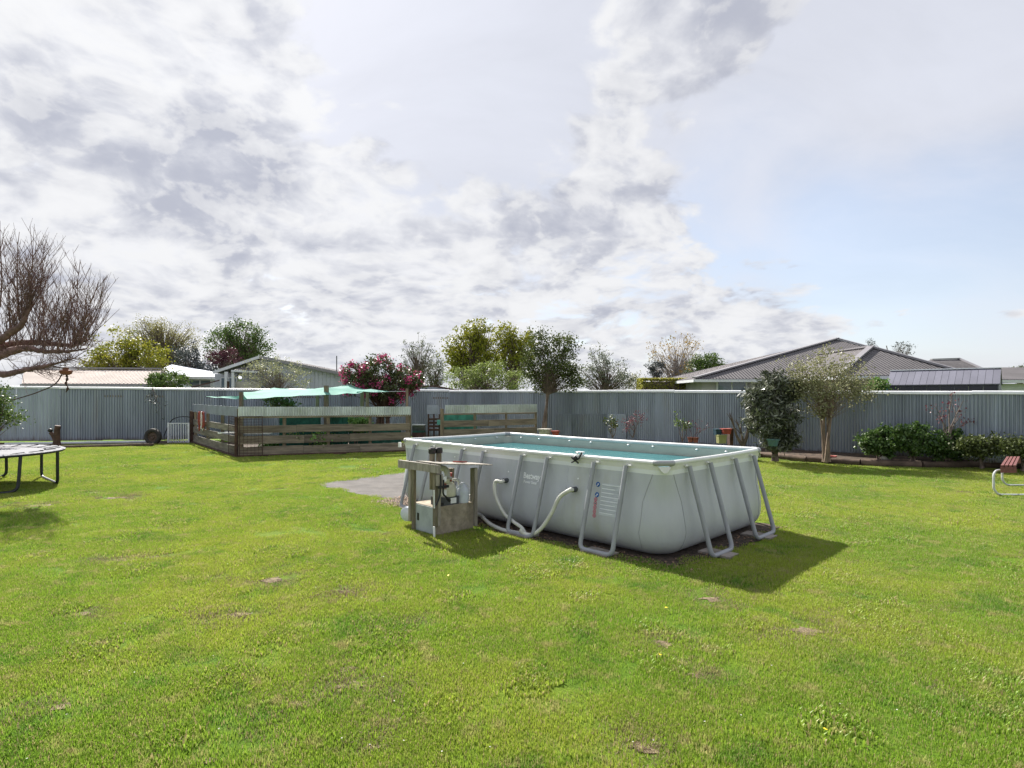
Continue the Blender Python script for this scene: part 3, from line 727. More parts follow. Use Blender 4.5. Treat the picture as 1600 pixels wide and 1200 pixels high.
# seams on the corner panels
def wallp(s, z, out=.004): return PP(s, -po(z)-bulge(s, LEGS, z)-out, z)
for cn in range(4):
    for e in (0, 1):
        pts = []
        for z in PZ[3:-2]:
            o, r = po(z), prad(z); cs, ct = [(-o+r, -o+r), (PL+o-r, -o+r), (PL+o-r, PW+o-r), (-o+r, PW+o-r)][cn]
            a = math.radians([180, 270, 0, 90][cn]+90*e); pts.append(PP(cs+(r+.001)*math.cos(a), ct+(r+.001)*math.sin(a), z))
        g = MB(); g.tube(pts, .0045, 5); part('seam', g, M['seam'], pool, smooth=True)
for s in (PL*.27, PL*.55, PL*.80):
    g = MB(); g.tube([wallp(s, z, .0) for z in np.linspace(1.03, .05, 14)], .003, 4); part('seam', g, M['liner'], pool, smooth=True)
# lettering
M['print'] = mat('pale grey print', (.86, .87, .90), .5, 0, .03, 9)
M['bluep'] = mat('blue print', (.03, .12, .38), .5, 0, .1, 9)
M['redp'] = mat('red print', (.60, .10, .16), .5, 0, .1, 9)
M['panelp'] = mat('label print', (.50, .53, .57), .45, 0, .04, 9)
M['greyp'] = mat('grey print', (.36, .38, .42), .5, 0, .05, 9)
def text_on_wall(txt, s_left, s_right, z0, h, m, name, bold=0.0):
    cu = bpy.data.curves.new(name, 'FONT'); cu.body = txt; cu.size = 1; cu.offset = bold; cu.resolution_u = 3
    ob = bpy.data.objects.new(name, cu); COL.objects.link(ob); dg = bpy.context.evaluated_depsgraph_get(); me = bpy.data.meshes.new_from_object(ob.evaluated_get(dg)); bpy.data.objects.remove(ob); bpy.data.curves.remove(cu)
    co = np.zeros(len(me.vertices)*3); me.vertices.foreach_get('co', co); co = co.reshape(-1, 3)
    x0, x1 = co[:, 0].min(), co[:, 0].max(); y1 = .70
    off = wloc(pool)
    for v in me.vertices:
        s = s_left+(s_right-s_left)*(v.co.x-x0)/(x1-x0); z = z0+h*v.co.y/y1; v.co = wallp(s, z, .004)-off
    me.materials.clear(); me.materials.append(m); return link('lettering', me, None, pool)
def z_at(s, y, out=.05): p = PP(s, -out); return CH-(y-HZ)*p.y/F
sA, sB = s_at(820.5), s_at(847)
text_on_wall('Bestway', sA, sB, z_at((sA+sB)/2, 748.5), .085, M['print'], 'word', .03)
sA, sB = s_at(821.5), s_at(842)
text_on_wall('Power Steel', sA, sB, z_at((sA+sB)/2, 755.5), .042, M['print'], 'word2', .02)
def wall_patch(name, s0, s1, z0, z1, m, out, n=8):
    g = MB(); vs = []
    for i in range(n+1):
        for k in range(n+1): vs.append(wallp(s0+(s1-s0)*i/n, z0+(z1-z0)*k/n, out))
    g.add(vs, [(i*(n+1)+k, (i+1)*(n+1)+k, (i+1)*(n+1)+k+1, i*(n+1)+k+1) for i in range(n) for k in range(n)]); return part(name, g, m, pool)
sL, sR = s_at(942), s_at(975); zt_, zb_ = z_at((sL+sR)/2, 757), z_at((sL+sR)/2, 806)
lb = wall_patch('warning_label', sL, sR, zb_, zt_, M['panelp'], .003)
rr = random.Random(9)
for k in range(22):
    z = zt_-.02-(zt_-zb_-.03)*k/22; g = MB(); e = rr.uniform(.62, .97) if k % 4 else .98
    vs = [wallp(sL+(sR-sL)*f_, z+dz, .0055) for f_ in (.04, .04+.5*(e-.04), e) for dz in (0, .005)]; g.add(vs, [(0, 2, 3, 1), (2, 4, 5, 3)]); part('print_line', g, M['greyp'] if k % 3 else M['print'], lb)
def wall_disc(s, z, r, m, nm, out, hole=0):
    g = MB(); n = 16
    vs = [wallp(s+r*math.cos(2*math.pi*k/n), z+r*math.sin(2*math.pi*k/n), out) for k in range(n)]
    if hole:
        vs += [wallp(s+r*hole*math.cos(2*math.pi*k/n), z+r*hole*math.sin(2*math.pi*k/n), out) for k in range(n)]; g.add(vs, [(k, (k+1) % n, n+(k+1) % n, n+k) for k in range(n)])
    else: g.add(vs, [tuple(range(n))])
    return part(nm, g, m, lb)
sc_ = s_at(936.5)
for y in (757, 773):
    z = z_at(sc_, y); wall_disc(sc_, z, .034, M['bluep'], 'symbol', .004); wall_disc(sc_-.004, z+.004, .010, M['print'], 'symbol_mark', .006); wall_disc(sc_+.01, z-.015, .008, M['print'], 'symbol_mark', .006)
for k in range(5):
    z = z_at(sc_+.01, 780+k*6.2); wall_disc(sc_+.012, z, .026, M['redp'], 'symbol', .004, .66); wall_disc(sc_+.012, z, .008, M['dgrey'] if k == 1 else M['redp'], 'symbol_mark', .005)
for px_, y_ in ((797, 737), (905.5, 748), (712, 714)):
    s = s_at(px_); wall_disc(s, z_at(s, y_), .012, M['print'], 'mark', .004)
# wall fittings and hoses
def fitting(px, py):
    s = s_at(px); z = z_at(s, py, .1); c = wallp(s, z, 0); g = MB(); g.tube([c+PB*.02, c-PB*.07], .038, 12); part('fitting', g, M['dgrey'], pool, smooth=True); return c-PB*.06
f1 = fitting(796.5, 751); f2 = fitting(903.5, 765)
def hose(label, pts, r, m, ribs=True):
    c = curve_pts(pts, 14); g = MB(); out = [c[0]]
    rs = [r*(1.06 if i % 2 else .94) for i in range(len(c))] if ribs else r
    g.tube(c, rs, 10); return tag(part('pool_hose', g, m, smooth=True, base=(c[0].x, c[0].y, 0)), label, 'hose', 'pool hoses')
hose('pale hose dropping from left pool fitting under the lettering', [f1, f1-PB*.07+V((0, 0, -.01)), PP(s_at(790), -.22, .70), PP(s_at(793), -.25, .50), PP(s_at(806), -.26, .27), PP(s_at(822), -.27, .17), PP(s_at(838), -.31, .12), PP(s_at(846), -.34, .055)], .026, M['hose_pale'])
hose('pale curved hose dropping from right pool fitting near the label', [f2, f2-PB*.07, PP(s_at(890), -.22, .62), PP(s_at(880), -.26, .38), PP(s_at(868), -.30, .17), PP(s_at(856), -.34, .06), PP(s_at(846), -.36, .06), PP(s_at(841), -.38, .11)], .029, M['hose_pale'])
# pavers under the legs
labs = ['worn paver under third leg pair beside the hoses', 'pale paver under leg pair below the warning label', 'thin paver under nearest leg pair of the short side', 'pinkish paver under far leg pair of the short side', 'paver under leg pair by the concrete pad', 'paver under leg pair behind the pump stand']
pv = [(PP((LEGS[4]+LEGS[5])/2, -.30), -PB), (PP((LEGS[6]+LEGS[7])/2, -.28), -PB), (PP(-.30, (LEGT[0]+LEGT[1])/2), -PA), (PP(-.26, (LEGT[2]+LEGT[3])/2), -PA), (PP((LEGS[0]+LEGS[1])/2, -.28), -PB), (PP((LEGS[2]+LEGS[3])/2, -.28), -PB)]
for (c, d), lab in zip(pv, labs):
    g = MB(); g.box((c.x, c.y, .017), (.42, .26, .03) if d == -PB else (.26, .42, .03), math.radians(44.5-90) if d == -PB else math.radians(134.5-90)); tag(part('paver', g, M['paver'], base=(c.x, c.y, 0)), lab, 'paver', 'pavers under the pool legs')
# clip on the rim
cl = thing('rim_clip', 'small white and black clip hooked over the pool rim', 'clip', PP(s_at(906), 0, 0)); s = s_at(906)
g = MB(); g.tube(fillet([PP(s, .05, 1.15), PP(s, .055, 1.245), PP(s, -.06, 1.245), PP(s, -.065, 1.15)], .03), .012, 6, flat=1); g.beam(PP(s-.05, -.0, 1.245), PP(s+.05, -.0, 1.245), .10, .014); part('bracket', g, M['white'], cl, smooth=True)
g = MB(); g.ball(PP(s+.02, -.075, 1.165), (.035, .035, .035)); part('knob', g, M['black'], cl, smooth=True)
for a, b in (((.09, 1.10), (-.05, 1.17)), ((-.03, 1.10), (.09, 1.17)), ((-.05, 1.18), (-.09, 1.25))):
    g = MB(); g.tube([PP(s+a[0], -.07, a[1]), PP(s+b[0], -.07, b[1])], .011, 6); part('arm', g, M['black'], cl, smooth=True)
# small valve by the left end of the rim
g = MB(); c = PP(PL+.06, -.02, 1.14); g.tube([c, c+V((0, 0, -.09))], .03, 8); part('drain_cap', g, M['white'], pool, smooth=True)

# ------------------------------------------------------------------ pump stand
bF, bL, bR = gr(682, 838), gr(650, 825), gr(741, 827)
eR = (bR-bF); wR = eR.length; eR.normalize(); eL = V((-eR.y, eR.x, 0)); wL = .62
ps = thing('pump_stand', 'weathered timber stand on a stained concrete block beside the pool', 'pump stand', bF)
hB = .41
def B(u, w, z=0): return bF+eR*u+eL*w+V((0, 0, z))
def block(name, u0, u1, w0, w1, z0, z1, m, parent=ps, label=None):
    g = MB(); c = (B(u0, w0, z0)+B(u1, w1, z1))/2; g.hexa(c, eR*(u1-u0)/2, eL*(w1-w0)/2, V((0, 0, (z1-z0)/2))); return part(name, g, m, parent, label=label)
block('concrete_block', .0, wR, .03, wL, 0, hB, M['concrete'])
block('side_panel', -.012, -.002, .05, wL-.02, .01, hB-.01, M['conc_side'])
block('vent', -.018, -.011, wL*.72, wL*.80, .16, .27, M['black'])
block('post', -.055, -.008, -.045, .015, .14, .93, M['wood_post']); block('post', -.004, .040, -.05, -.006, .16, .93, M['wood_pale'])
block('post', -.05, -.005, wL-.08, wL-.02, .0, .97, M['wood_post']); block('post', -.055, -.01, wL+.005, wL+.065, .12, .97, M['wood_pale'])
block('post', wR-.0, wR+.05, -.02, .03, .05, .93, M['wood_pale']); block('post', wR-.055, wR-.005, -.0, .029, hB+.01, .93, M['wood_post'])
block('post', wR-.08, wR+.0, wL-.10, wL-.02, hB, .88, M['wood_post'])
# cross rail and thin roof board
g = MB(); g.beam(B(-.06, -.16, .985), B(-.12, wL+.22, .985), .05, .115); part('cross_rail', g, M['wood_pale'], ps)
for w in (.05, .35, .62):
    g = MB(); p = B(-.075, w, 1.045); g.tube([p, p+V((0, 0, .012))], .012, 6); part('bolt', g, M['black'], ps)
g = MB(); vs = [B(-.06, -.15, 1.052), B(wR+.28, -.10, .955), B(wR+.26, .40, .945), B(-.08, .42, 1.045)]; vs += [p+V((0, 0, .016)) for p in vs]
g.add(vs, [(0, 1, 2, 3), (7, 6, 5, 4), (0, 4, 5, 1), (1, 5, 6, 2), (2, 6, 7, 3), (3, 7, 4, 0)]); part('roof_board', g, M['wood_pale'], ps)
block('switch_box', -.05, .04, -.10, -.055, .74, .90, M['wood_pale'])
hose('long grey hose lying on ground between pump stand and pool legs', [B(wR+.02, .16, .50), B(wR+.06, .12, .36), B(wR+.09, .08, .22), gr(752, 806, .10), gr(765, 818, .05), gr(783, 827, .04), gr(805, 832, .04), gr(826, 837, .04), gr(838, 834, .05), gr(842, 828, .09)], .029, M['hose'])
# the pump
pu = thing('pool_pump', 'cream pool filter pump with dark base on the concrete block', 'pump', B(.25, .16, hB))
def blk(name, u0, u1, w0, w1, z0, z1, m, label=None): return block(name, u0, u1, w0, w1, z0, z1, m, pu, label)
blk('base', .10, .44, .06, .30, hB, hB+.12, M['dgrey']); blk('base_label', .29, .39, .055, .0595, hB+.02, hB+.10, M['white']); blk('socket', .10, .16, .05, .0598, hB+.01, hB+.05, M['black'])
g = MB(); c = B(.28, .18, hB+.12); g.lathe([(.15, 0), (.16, .03), (.155, .15), (.12, .19), (.09, .20)], c, 20, 1, .8); part('body', g, M['cream'], pu, smooth=True)
g = MB(); c = B(.28, .16, hB+.32); g.lathe([(.085, 0), (.09, .02), (.09, .06), (.06, .075)], c, 16); part('lid', g, M['cream'], pu, smooth=True)
g = MB(); g.ball(B(.29, .05, hB+.36), .018); part('gauge', g, M['terracotta'], pu)
g = MB(); g.tube(curve_pts([B(.33, .20, hB+.36), B(.335, .22, hB+.47), B(.30, .25, hB+.52), B(.22, .28, hB+.53)], 6), .045, 10); part('outlet_pipe', g, M['hose_pale'], pu, smooth=True)
for u, w in ((.19, .40), (.31, .40)):
    g = MB(); g.tube([B(u, w, hB+.20), B(u, w, hB+.74)], .042, 10); part('valve_pipe', g, M['wood_post'], pu, smooth=True); g = MB(); g.lathe([(.05, 0), (.058, .01), (.058, .07), (.04, .09)], B(u, w, hB+.74), 12); part('valve_cap', g, M['black'], pu, smooth=True)
g = MB(); g.tube(curve_pts([B(.42, .2, hB+.35), B(.50, .16, hB+.33), B(.52, .15, hB+.2), B(.50, .2, hB+.05)], 6), .022, 8); part('hose_tail', g, M['hose'], pu, smooth=True)
for k, (y0, m_) in enumerate(((.86, M['white']), (.755, M['terracotta']), (.66, M['white']))):
    blk('plug', .075, .135, -.06, -.02, y0-.075, y0, m_)
el = thing('power_lead', 'black power leads and plugs hanging on the front post of pump stand', 'power lead', B(0, -.1, 0))
for pts in ([B(.0, -.10, .90), B(.0, -.11, .74), B(-.02, -.11, .60), B(-.08, -.11, .47)], [B(.06, -.09, .82), B(.05, -.10, .70), B(.05, -.10, .62), B(.10, -.09, .57), B(.15, -.07, .53)]):
    g = MB(); g.tube(curve_pts(pts, 6), .013, 7); part('lead', g, M['black'], el, smooth=True)
g = MB(); g.hexa(B(.05, -.10, .72), eR*.09, eL*.015, V((0, 0, .018))); part('plug_board', g, M['black'], el)
g = MB(); g.tube([B(.13, -.08, .545), B(.18, -.07, .50)], .024, 8); part('plug', g, M['black'], el, smooth=True)
g = MB(); g.tube([B(-.075, -.06, .0), B(-.078, -.055, .16)], .016, 8); g.tube([B(-.07, -.05, .42), B(-.075, -.05, .68)], .011, 6)
tag(part('conduit', g, M['white'], base=B(-.11, -.1)), 'white conduit running down the front post into the grass', 'conduit')
# jug, bottle, grey tank
jg = thing('plastic_jug', 'translucent white plastic jug standing beside the pump', 'jug', B(.545, .12, hB)); c = B(.545, .10, hB+.002)
M['jug'] = mat('milky plastic', (.56, .60, .68), .35, 0, .08, 6)
g = MB(); g.lathe([(.085, 0), (.092, .02), (.092, .17), (.085, .21), (.05, .265), (.03, .285), (.03, .30)], c, 14, 1, .85); part('body', g, M['jug'], jg, smooth=True)
g = MB(); g.tube(curve_pts([c+eR*-.05+V((0, 0, .26)), c+eR*-.12+V((0, 0, .22)), c+eR*-.11+V((0, 0, .13)), c+eR*-.07+V((0, 0, .10))], 5), .014, 7); part('handle', g, M['jug'], jg, smooth=True)
bt = thing('spray_bottle', 'pale bottle with red cap behind the jug under the board', 'bottle', B(.52, .42, hB)); c = B(.52, .42, hB)
g = MB(); g.lathe([(.05, 0), (.05, .30), (.03, .36), (.02, .38)], c, 12); part('body', g, M['jug'], bt, smooth=True); g = MB(); g.lathe([(.045, 0), (.045, .05)], c+V((0, 0, .37)), 10); part('cap', g, M['red'], bt, smooth=True)
g = MB(); vs = [B(.38, .04, 1.035), B(.60, .07, 1.012), B(.58, .16, 1.004), B(.40, .16, 1.026)]; vs += [p+V((0, 0, .02)) for p in vs]; g.add(vs, [(0, 1, 2, 3), (7, 6, 5, 4), (0, 4, 5, 1), (1, 5, 6, 2), (2, 6, 7, 3), (3, 7, 4, 0)])
tag(part('red_plate', g, M['red'], base=B(.48, .1)), 'faded red lid lying on the thin board of the pump stand', 'plate')
g = MB(); c0, c1 = B(-.02, wL+.22, .19), B(.28, wL+.34, .19); g.tube([c0, c0.lerp(c1, .08), c0.lerp(c1, .9), c1], [.07, .11, .11, .07], 14)
tag(part('grey_canister', g, M['jug'], smooth=True, base=(c0.x, c0.y, 0)), 'grey rounded canister lying behind the left post of pump stand', 'canister')

# ------------------------------------------------------------------ trampoline
TC = V((-12.12, 12.75, 0)); TR = 1.85; TH = .78
tr = thing('trampoline', 'round trampoline with dark tubular legs at the left edge', 'trampoline', TC)
def tp(a, r, z): return TC+V((r*math.cos(math.radians(a)), r*math.sin(math.radians(a)), z))
g = MB(); n = 48; g.tube([tp(360*k/n, TR, TH) for k in range(n+1)], .03, 8, cap=False); part('frame_ring', g, M['dsteel'], tr, smooth=True)
g = MB()
for r_, z_ in ((TR-.33, TH+.015), (TR-.02, TH+.045), (TR+.04, TH+.02)):
    g.v += [tuple(tp(360*k/n, r_, z_)) for k in range(n)]
g.f += [(i*n+k, i*n+(k+1) % n, (i+1)*n+(k+1) % n, (i+1)*n+k) for i in range(2) for k in range(n)]
part('edge_pad', g, M['pad'], tr, smooth=True)
g = MB(); g.poly([tp(360*k/n, TR-.30, TH+.005-.0) for k in range(n)]); part('mat', g, M['mat_black'], tr)
for k in range(0, n, 2):
    g = MB(); g.tube([tp(360*(k+.5)/n, TR-.36, TH+.012), tp(360*(k+.5)/n, TR-.06, TH+.048)], .011, 5); part('spring', g, M['black'], tr)
for a0 in (-75, 15, 105, 195):
    g = MB(); a1 = a0+62
    p = [tp(a0, TR, TH-.02), tp(a0, TR+.02, .03), tp(a1, TR+.02, .03), tp(a1, TR, TH-.02)]
    if a0 == -75: p = [tp(-72, TR, TH-.02), tp(-72, TR, .03), tp(-17, TR+.02, .03), tp(-15, TR, TH-.02)]
    if a0 == 15: p = [tp(17, TR, TH-.02), tp(19, TR-.02, .03), tp(78, TR, .03), tp(78, TR, TH-.02)]
    g.tube(fillet(p, .16), .032, 9); part('leg', g, M['dsteel'], tr, smooth=True)

# ------------------------------------------------------------------ slatted picnic seat at the right edge
pb = thing('picnic_table', 'maroon slatted picnic seat on bent white tube legs at right edge', 'picnic table', gr(1575, 776))
A0, A1 = gr(1563, 728.5, .62), gr(1572.5, 714.5, .62); wv = gr(1588.5, 728.5, .62)-A0; dv = A1-A0
for k in range(4):
    o0 = A0+wv*(k/4+.02); g = MB(); w4 = wv*(.25-.07); g.hexa(o0+w4/2+dv/2, dv/2, w4/2, V((0, 0, .02))); part('slat', g, M['maroon'], pb)
for f_ in (.0, .97):
    g = MB(); g.hexa(A0+wv/2+dv*f_+V((0, 0, -.075)), dv.normalized()*.018, wv/2*1.0, V((0, 0, .055))); part('end_board', g, M['maroon'], pb)
for k in range(4):
    g = MB(); g.hexa(A0+V((1.05, 0, .13))+V((.17*k, 0, 0))+dv/2, dv/2, V((.07, 0, 0)), V((0, 0, .02))); part('slat', g, M['maroon'], pb)
for f_, bx_ in ((.06, 1552.5), (.80, 1566)):
    c = A0+dv*f_; y_ = c.y; x0 = (bx_-800)/F*y_; g = MB()
    pts = [V((c.x+.14, y_, .52)), V((x0+.06, y_, .53)), V((x0, y_, .45)), V((x0, y_, .14)), V((x0+.10, y_, .03)), V((x0+1.9, y_, .03)), V((x0+1.95, y_, .70))]
    g.tube(fillet(pts, .10), .021, 8); part('tube_leg', g, M['galv_tube'], pb, smooth=True)
# ------------------------------------------------------------------ plants
def leaf_arrays(P, size, rng, asp=.42, up=0.0, jitter=.35):
    n = len(P); P = np.asarray(P)
    t = rng.normal(size=(n, 3)); t[:, 2] += up; t /= np.linalg.norm(t, axis=1, keepdims=True)+1e-9
    q = rng.normal(size=(n, 3)); s = np.cross(t, q); s /= np.linalg.norm(s, axis=1, keepdims=True)+1e-9
    L = (size*(1+jitter*rng.uniform(-1, 1, n)))[:, None]
    v = np.empty((n, 4, 3)); v[:, 0] = P-t*L*.5; v[:, 1] = P+s*L*asp; v[:, 2] = P+t*L*.5; v[:, 3] = P-s*L*asp
    return v.reshape(-1, 3), np.arange(n*4).reshape(n, 4)
def leaf_part(name, P, size, mt, parent, rng, asp=.42, up=0.0, tint=None):
    v, f = leaf_arrays(P, size, rng, asp, up); off = np.array(wloc(parent))
    rnd = np.clip(rng.uniform(0, 1, len(f))*.7+(tint if tint is not None else .15), 0, 1)
    me = mesh_np(name, v-off, f, rnd=rnd); return link(name, me, mt, parent, kind='stuff')
def pb(px, py, rx, ry, Y, deep=.85):      # an ellipsoid of crown seen at a pixel, radii in pixels
    c = at(px, py, Y); k = Y/F; return (c.x, c.y, c.z, rx*k, rx*k*deep, ry*k)
def tree(name, label, cat, base, blobs, r0, nclump, nleaf, leaf, spread, lm, bm, seed, hub=.45, group=None, asp=.42, stems=1, shell=.5, bows=.12, up=0.0, flowers=None, leafy=True, gap=0.0, kinds=None, bsides=4, brad=.22):
    rng = np.random.default_rng(seed); base = V(base); root = thing(name, label, cat, base, group)
    vol = np.array([(b[3]*b[4]*b[5])**.6 for b in blobs]); vol /= vol.sum(); C = []
    for b, w in zip(blobs, vol):
        m = max(2, int(nclump*w)); d = rng.normal(size=(m, 3)); d /= np.linalg.norm(d, axis=1, keepdims=True)
        r = (shell+(1-shell)*rng.uniform(0, 1, (m, 1))**.6); r = np.where(rng.uniform(0, 1, (m, 1)) < .14, rng.uniform(1.05, 1.28, (m, 1)), r); C.append(np.array(b[:3])+d*r*np.array(b[3:]))
    C = np.concatenate(C)
    keep = np.array([mnoise.noise(V(c)*(1.6/max(.5, blobs[0][3]))+V((seed*3.7, 0, 0))) for c in C]) > -.24; C = C[keep]; zmin = min(b[2]-b[5] for b in blobs)
    cx = np.mean([b[0] for b in blobs]); cy = np.mean([b[1] for b in blobs]); cz = np.mean([b[2] for b in blobs])
    C = C[C[:, 2] > base.z+.05]
    g = MB(); tops = []
    for k in range(stems):
        o = V((rng.uniform(-1, 1), rng.uniform(-1, 1), 0))*(r0*1.6 if stems > 1 else 0); tgt = V((cx, cy, cz))+V((rng.uniform(-1, 1), rng.uniform(-1, 1), 0))*(.35*abs(blobs[0][3]) if stems > 1 else 0)
        pts = [base+o+V((0, 0, -.05)), (base+o).lerp(tgt, .3)+V((rng.uniform(-1, 1)*r0, rng.uniform(-1, 1)*r0, 0)), (base+o).lerp(tgt, .65), tgt]
        pts = curve_pts(pts, 4); rr = np.linspace(r0, r0*.35, len(pts)); rr[0] *= 1.3; g.tube(pts, list(rr), 8); tops.append(pts)
    for c in C:
        tp_ = tops[rng.integers(stems)]; zc = max(0, min(1, (c[2]-base.z)/(cz-base.z+1e-6)))
        h = tp_[min(len(tp_)-1, max(1, int(len(tp_)*min(.98, max(hub, zc*rng.uniform(.45, .8))))))]
        e = V(c); m1 = h.lerp(e, .45)+V((rng.uniform(-1, 1), rng.uniform(-1, 1), rng.uniform(0, 1)))*bows*(e-h).length
        g.tube([h, h.lerp(m1, .6), m1, m1.lerp(e, .6), e], [r0*brad, r0*brad*.75, r0*brad*.5, r0*brad*.3, r0*.05], bsides, cap=False)
    part('trunk', g, bm, root, smooth=True)
    if leafy:
        n = rng.poisson(nleaf, len(C)); idx = np.repeat(np.arange(len(C)), n)
        sp = spread*rng.uniform(.6, 1.3, len(C))
        P = C[idx]+rng.normal(size=(len(idx), 3))*sp[idx][:, None]*np.array([1, 1, .75])
        P = P[P[:, 2] > base.z+.03]
        if gap: 
            k = np.array([mnoise.noise(V(p)*1.3) for p in P]); P = P[k > -1+2*gap]
        tint = np.clip(rng.normal(.15, .16, len(C)), -.1, .45)[idx][:len(P)] if not gap else None
        leaf_part('crown', P, leaf, lm, root, rng, asp, up, tint)
        if flowers:
            fm_, nf, per, fs, fsp = flowers; sel = rng.choice(len(C), nf); out = []
            for i in sel:
                d = C[i]-np.array([cx, cy, cz]); d /= np.linalg.norm(d)+1e-9; out.append(C[i]+d*spread*.8+rng.normal(size=(per, 3))*fsp)
            leaf_part('blossom', np.concatenate(out), fs, fm_, root, rng, .5)
    return root
LM = dict(
 yellow=leafmat('yellow green leaves', (0.135, 0.162, 0.016), (0.230, 0.243, 0.024), (0.351, 0.324, 0.041), .3),
 olive=leafmat('olive buds', (0.176, 0.162, 0.068), (0.270, 0.257, 0.095), (0.351, 0.324, 0.135), .3),
 mid=leafmat('mid green leaves', (0.047, 0.088, 0.022), (0.088, 0.142, 0.034), (0.149, 0.203, 0.054), .3),
 spring=leafmat('spring green leaves', (0.108, 0.149, 0.034), (0.189, 0.243, 0.061), (0.270, 0.324, 0.108), .35),
 dark=leafmat('dark green leaves', (0.041, 0.057, 0.022), (0.074, 0.097, 0.020), (0.128, 0.155, 0.061), .28, .5, .35),
 greyg=leafmat('grey green leaves', (0.081, 0.095, 0.074), (0.149, 0.169, 0.121), (0.230, 0.257, 0.176), .3),
 bluegrey=leafmat('blue grey foliage', (0.047, 0.054, 0.061), (0.081, 0.095, 0.095), (0.135, 0.149, 0.135), .2),
 maroon=leafmat('maroon leaves', (0.054, 0.016, 0.018), (0.095, 0.030, 0.047), (0.135, 0.054, 0.068), .2),
 autumn=leafmat('golden leaves', (0.176, 0.135, 0.041), (0.324, 0.216, 0.047), (0.405, 0.270, 0.054), .3),
 rhodo=leafmat('rhododendron leaves', (0.030, 0.047, 0.019), (0.061, 0.088, 0.018), (0.108, 0.101, 0.041), .2, .4, .45),
 pink=leafmat('pink blossom', (.38, .02, .13), (.52, .05, .20), (.70, .26, .36), .3),
 red=leafmat('wine red leaves', (.10, .025, .035), (.17, .05, .065), (.24, .10, .11), .3),
 gloss=leafmat('glossy camellia leaves', (0.030, 0.068, 0.022), (0.061, 0.121, 0.020), (0.135, 0.203, 0.061), .25, .45, .4),
 lance=leafmat('long grey green leaves', (0.030, 0.041, 0.022), (0.068, 0.081, 0.046), (0.297, 0.311, 0.243), .15, .38, .5),
 speck=leafmat('pale shrub leaves', (0.162, 0.176, 0.081), (0.270, 0.284, 0.149), (0.405, 0.405, 0.243), .35),
 speckle=leafmat('speckled grey olive leaves', (.15, .155, .075), (.24, .245, .125), (.34, .33, .20), .35),
 hedge=leafmat('clipped hedge leaves', (0.152, 0.166, 0.038), (0.305, 0.305, 0.064), (0.510, 0.458, 0.129), .5),
 veg=leafmat('vegetable leaves', (0.068, 0.135, 0.027), (0.121, 0.230, 0.047), (0.203, 0.324, 0.095), .3),
)
def gz(px, Y, z=0): return V(((px-800)/F*Y, Y, z))

# trees beyond the fence, left to right
BG = 'trees beyond the fences'
tree('garden_tree', 'dense yellow-green tree behind the cream shed roof', 'tree', gz(205, 38), [pb(185, 555, 38, 36, 38), pb(225, 562, 34, 30, 38), pb(250, 580, 16, 20, 37), pb(160, 575, 25, 25, 38)], .16, 391, 40, 0.123, 0.198, LM['yellow'], M['bark'], 11, group=BG)
tree('budding_tree', 'fan-shaped bare tree with olive buds behind the yellow-green tree', 'tree', gz(250, 49), [pb(225, 515, 30, 16, 49), pb(270, 515, 34, 14, 49), pb(296, 535, 18, 20, 49), pb(250, 530, 35, 18, 49)], .22, 408, 17, 0.090, 0.218, LM['olive'], M['bark'], 12, hub=.25, group=BG, shell=.6, bows=.05, brad=.25)
tree('garden_tree', 'blue-grey bushy tree above the white house roof', 'tree', gz(292, 46), [pb(292, 562, 19, 24, 46), pb(318, 580, 16, 12, 46)], .15, 153, 28, 0.123, 0.185, LM['bluegrey'], M['bark'], 13, group=BG)
tree('garden_tree', 'large round green tree behind the grey gabled house', 'tree', gz(378, 52), [pb(350, 535, 28, 26, 52), pb(382, 525, 30, 25, 52), pb(405, 555, 24, 28, 52), pb(365, 560, 36, 22, 52)], .28, 442, 28, 0.139, 0.238, LM['mid'], M['bark'], 14, group=BG, gap=.0)
tree('maroon_shrub', 'maroon-leaved shrub tree left of the gabled house', 'tree', gz(350, 47), [pb(340, 560, 16, 12, 47), pb(360, 556, 14, 12, 47)], .12, 102, 28, 0.107, 0.145, LM['maroon'], M['bark'], 15, group=BG)
tree('garden_bush', 'round green bush between cream shed and white house', 'bush', gz(268, 31), [pb(265, 595, 26, 12, 31), pb(245, 594, 12, 10, 31)], .06, 119, 37, 0.090, 0.106, LM['mid'], M['bark'], 16, hub=.2)
tree('pale_shrub', 'thin pale shrub in front of the grey gabled house', 'bush', gz(430, 33), [pb(400, 585, 24, 22, 33), pb(445, 578, 26, 20, 33), pb(470, 592, 18, 14, 33), pb(420, 575, 22, 16, 33)], .05, 255, 12, 0.066, 0.132, LM['speck'], M['bark'], 17, hub=.15, stems=4)
tree('sparse_tree', 'sparse upright grey-green tree right of the pink rhododendron', 'tree', gz(660, 41), [pb(655, 550, 17, 24, 41), pb(640, 562, 10, 22, 41), pb(672, 560, 10, 24, 41), pb(632, 540, 3, 14, 41)], .14, 187, 12, 0.082, 0.106, LM['greyg'], M['bark'], 18, hub=.3, group=BG, bows=.03)
tree('garden_tree', 'soft grey-green tree between sparse tree and yellow-green trees', 'tree', gz(682, 44), [pb(680, 580, 17, 24, 44)], .12, 119, 20, 0.098, 0.172, LM['greyg'], M['bark'], 19, group=BG)
tree('garden_tree', 'tall yellow-green tree left of the two in the centre', 'tree', gz(742, 40), [pb(730, 545, 30, 30, 40), pb(752, 525, 20, 26, 40), pb(715, 560, 18, 24, 40), pb(762, 560, 22, 28, 40)], .20, 374, 30, 0.131, 0.191, LM['yellow'], M['bark'], 20, group=BG, gap=.1)
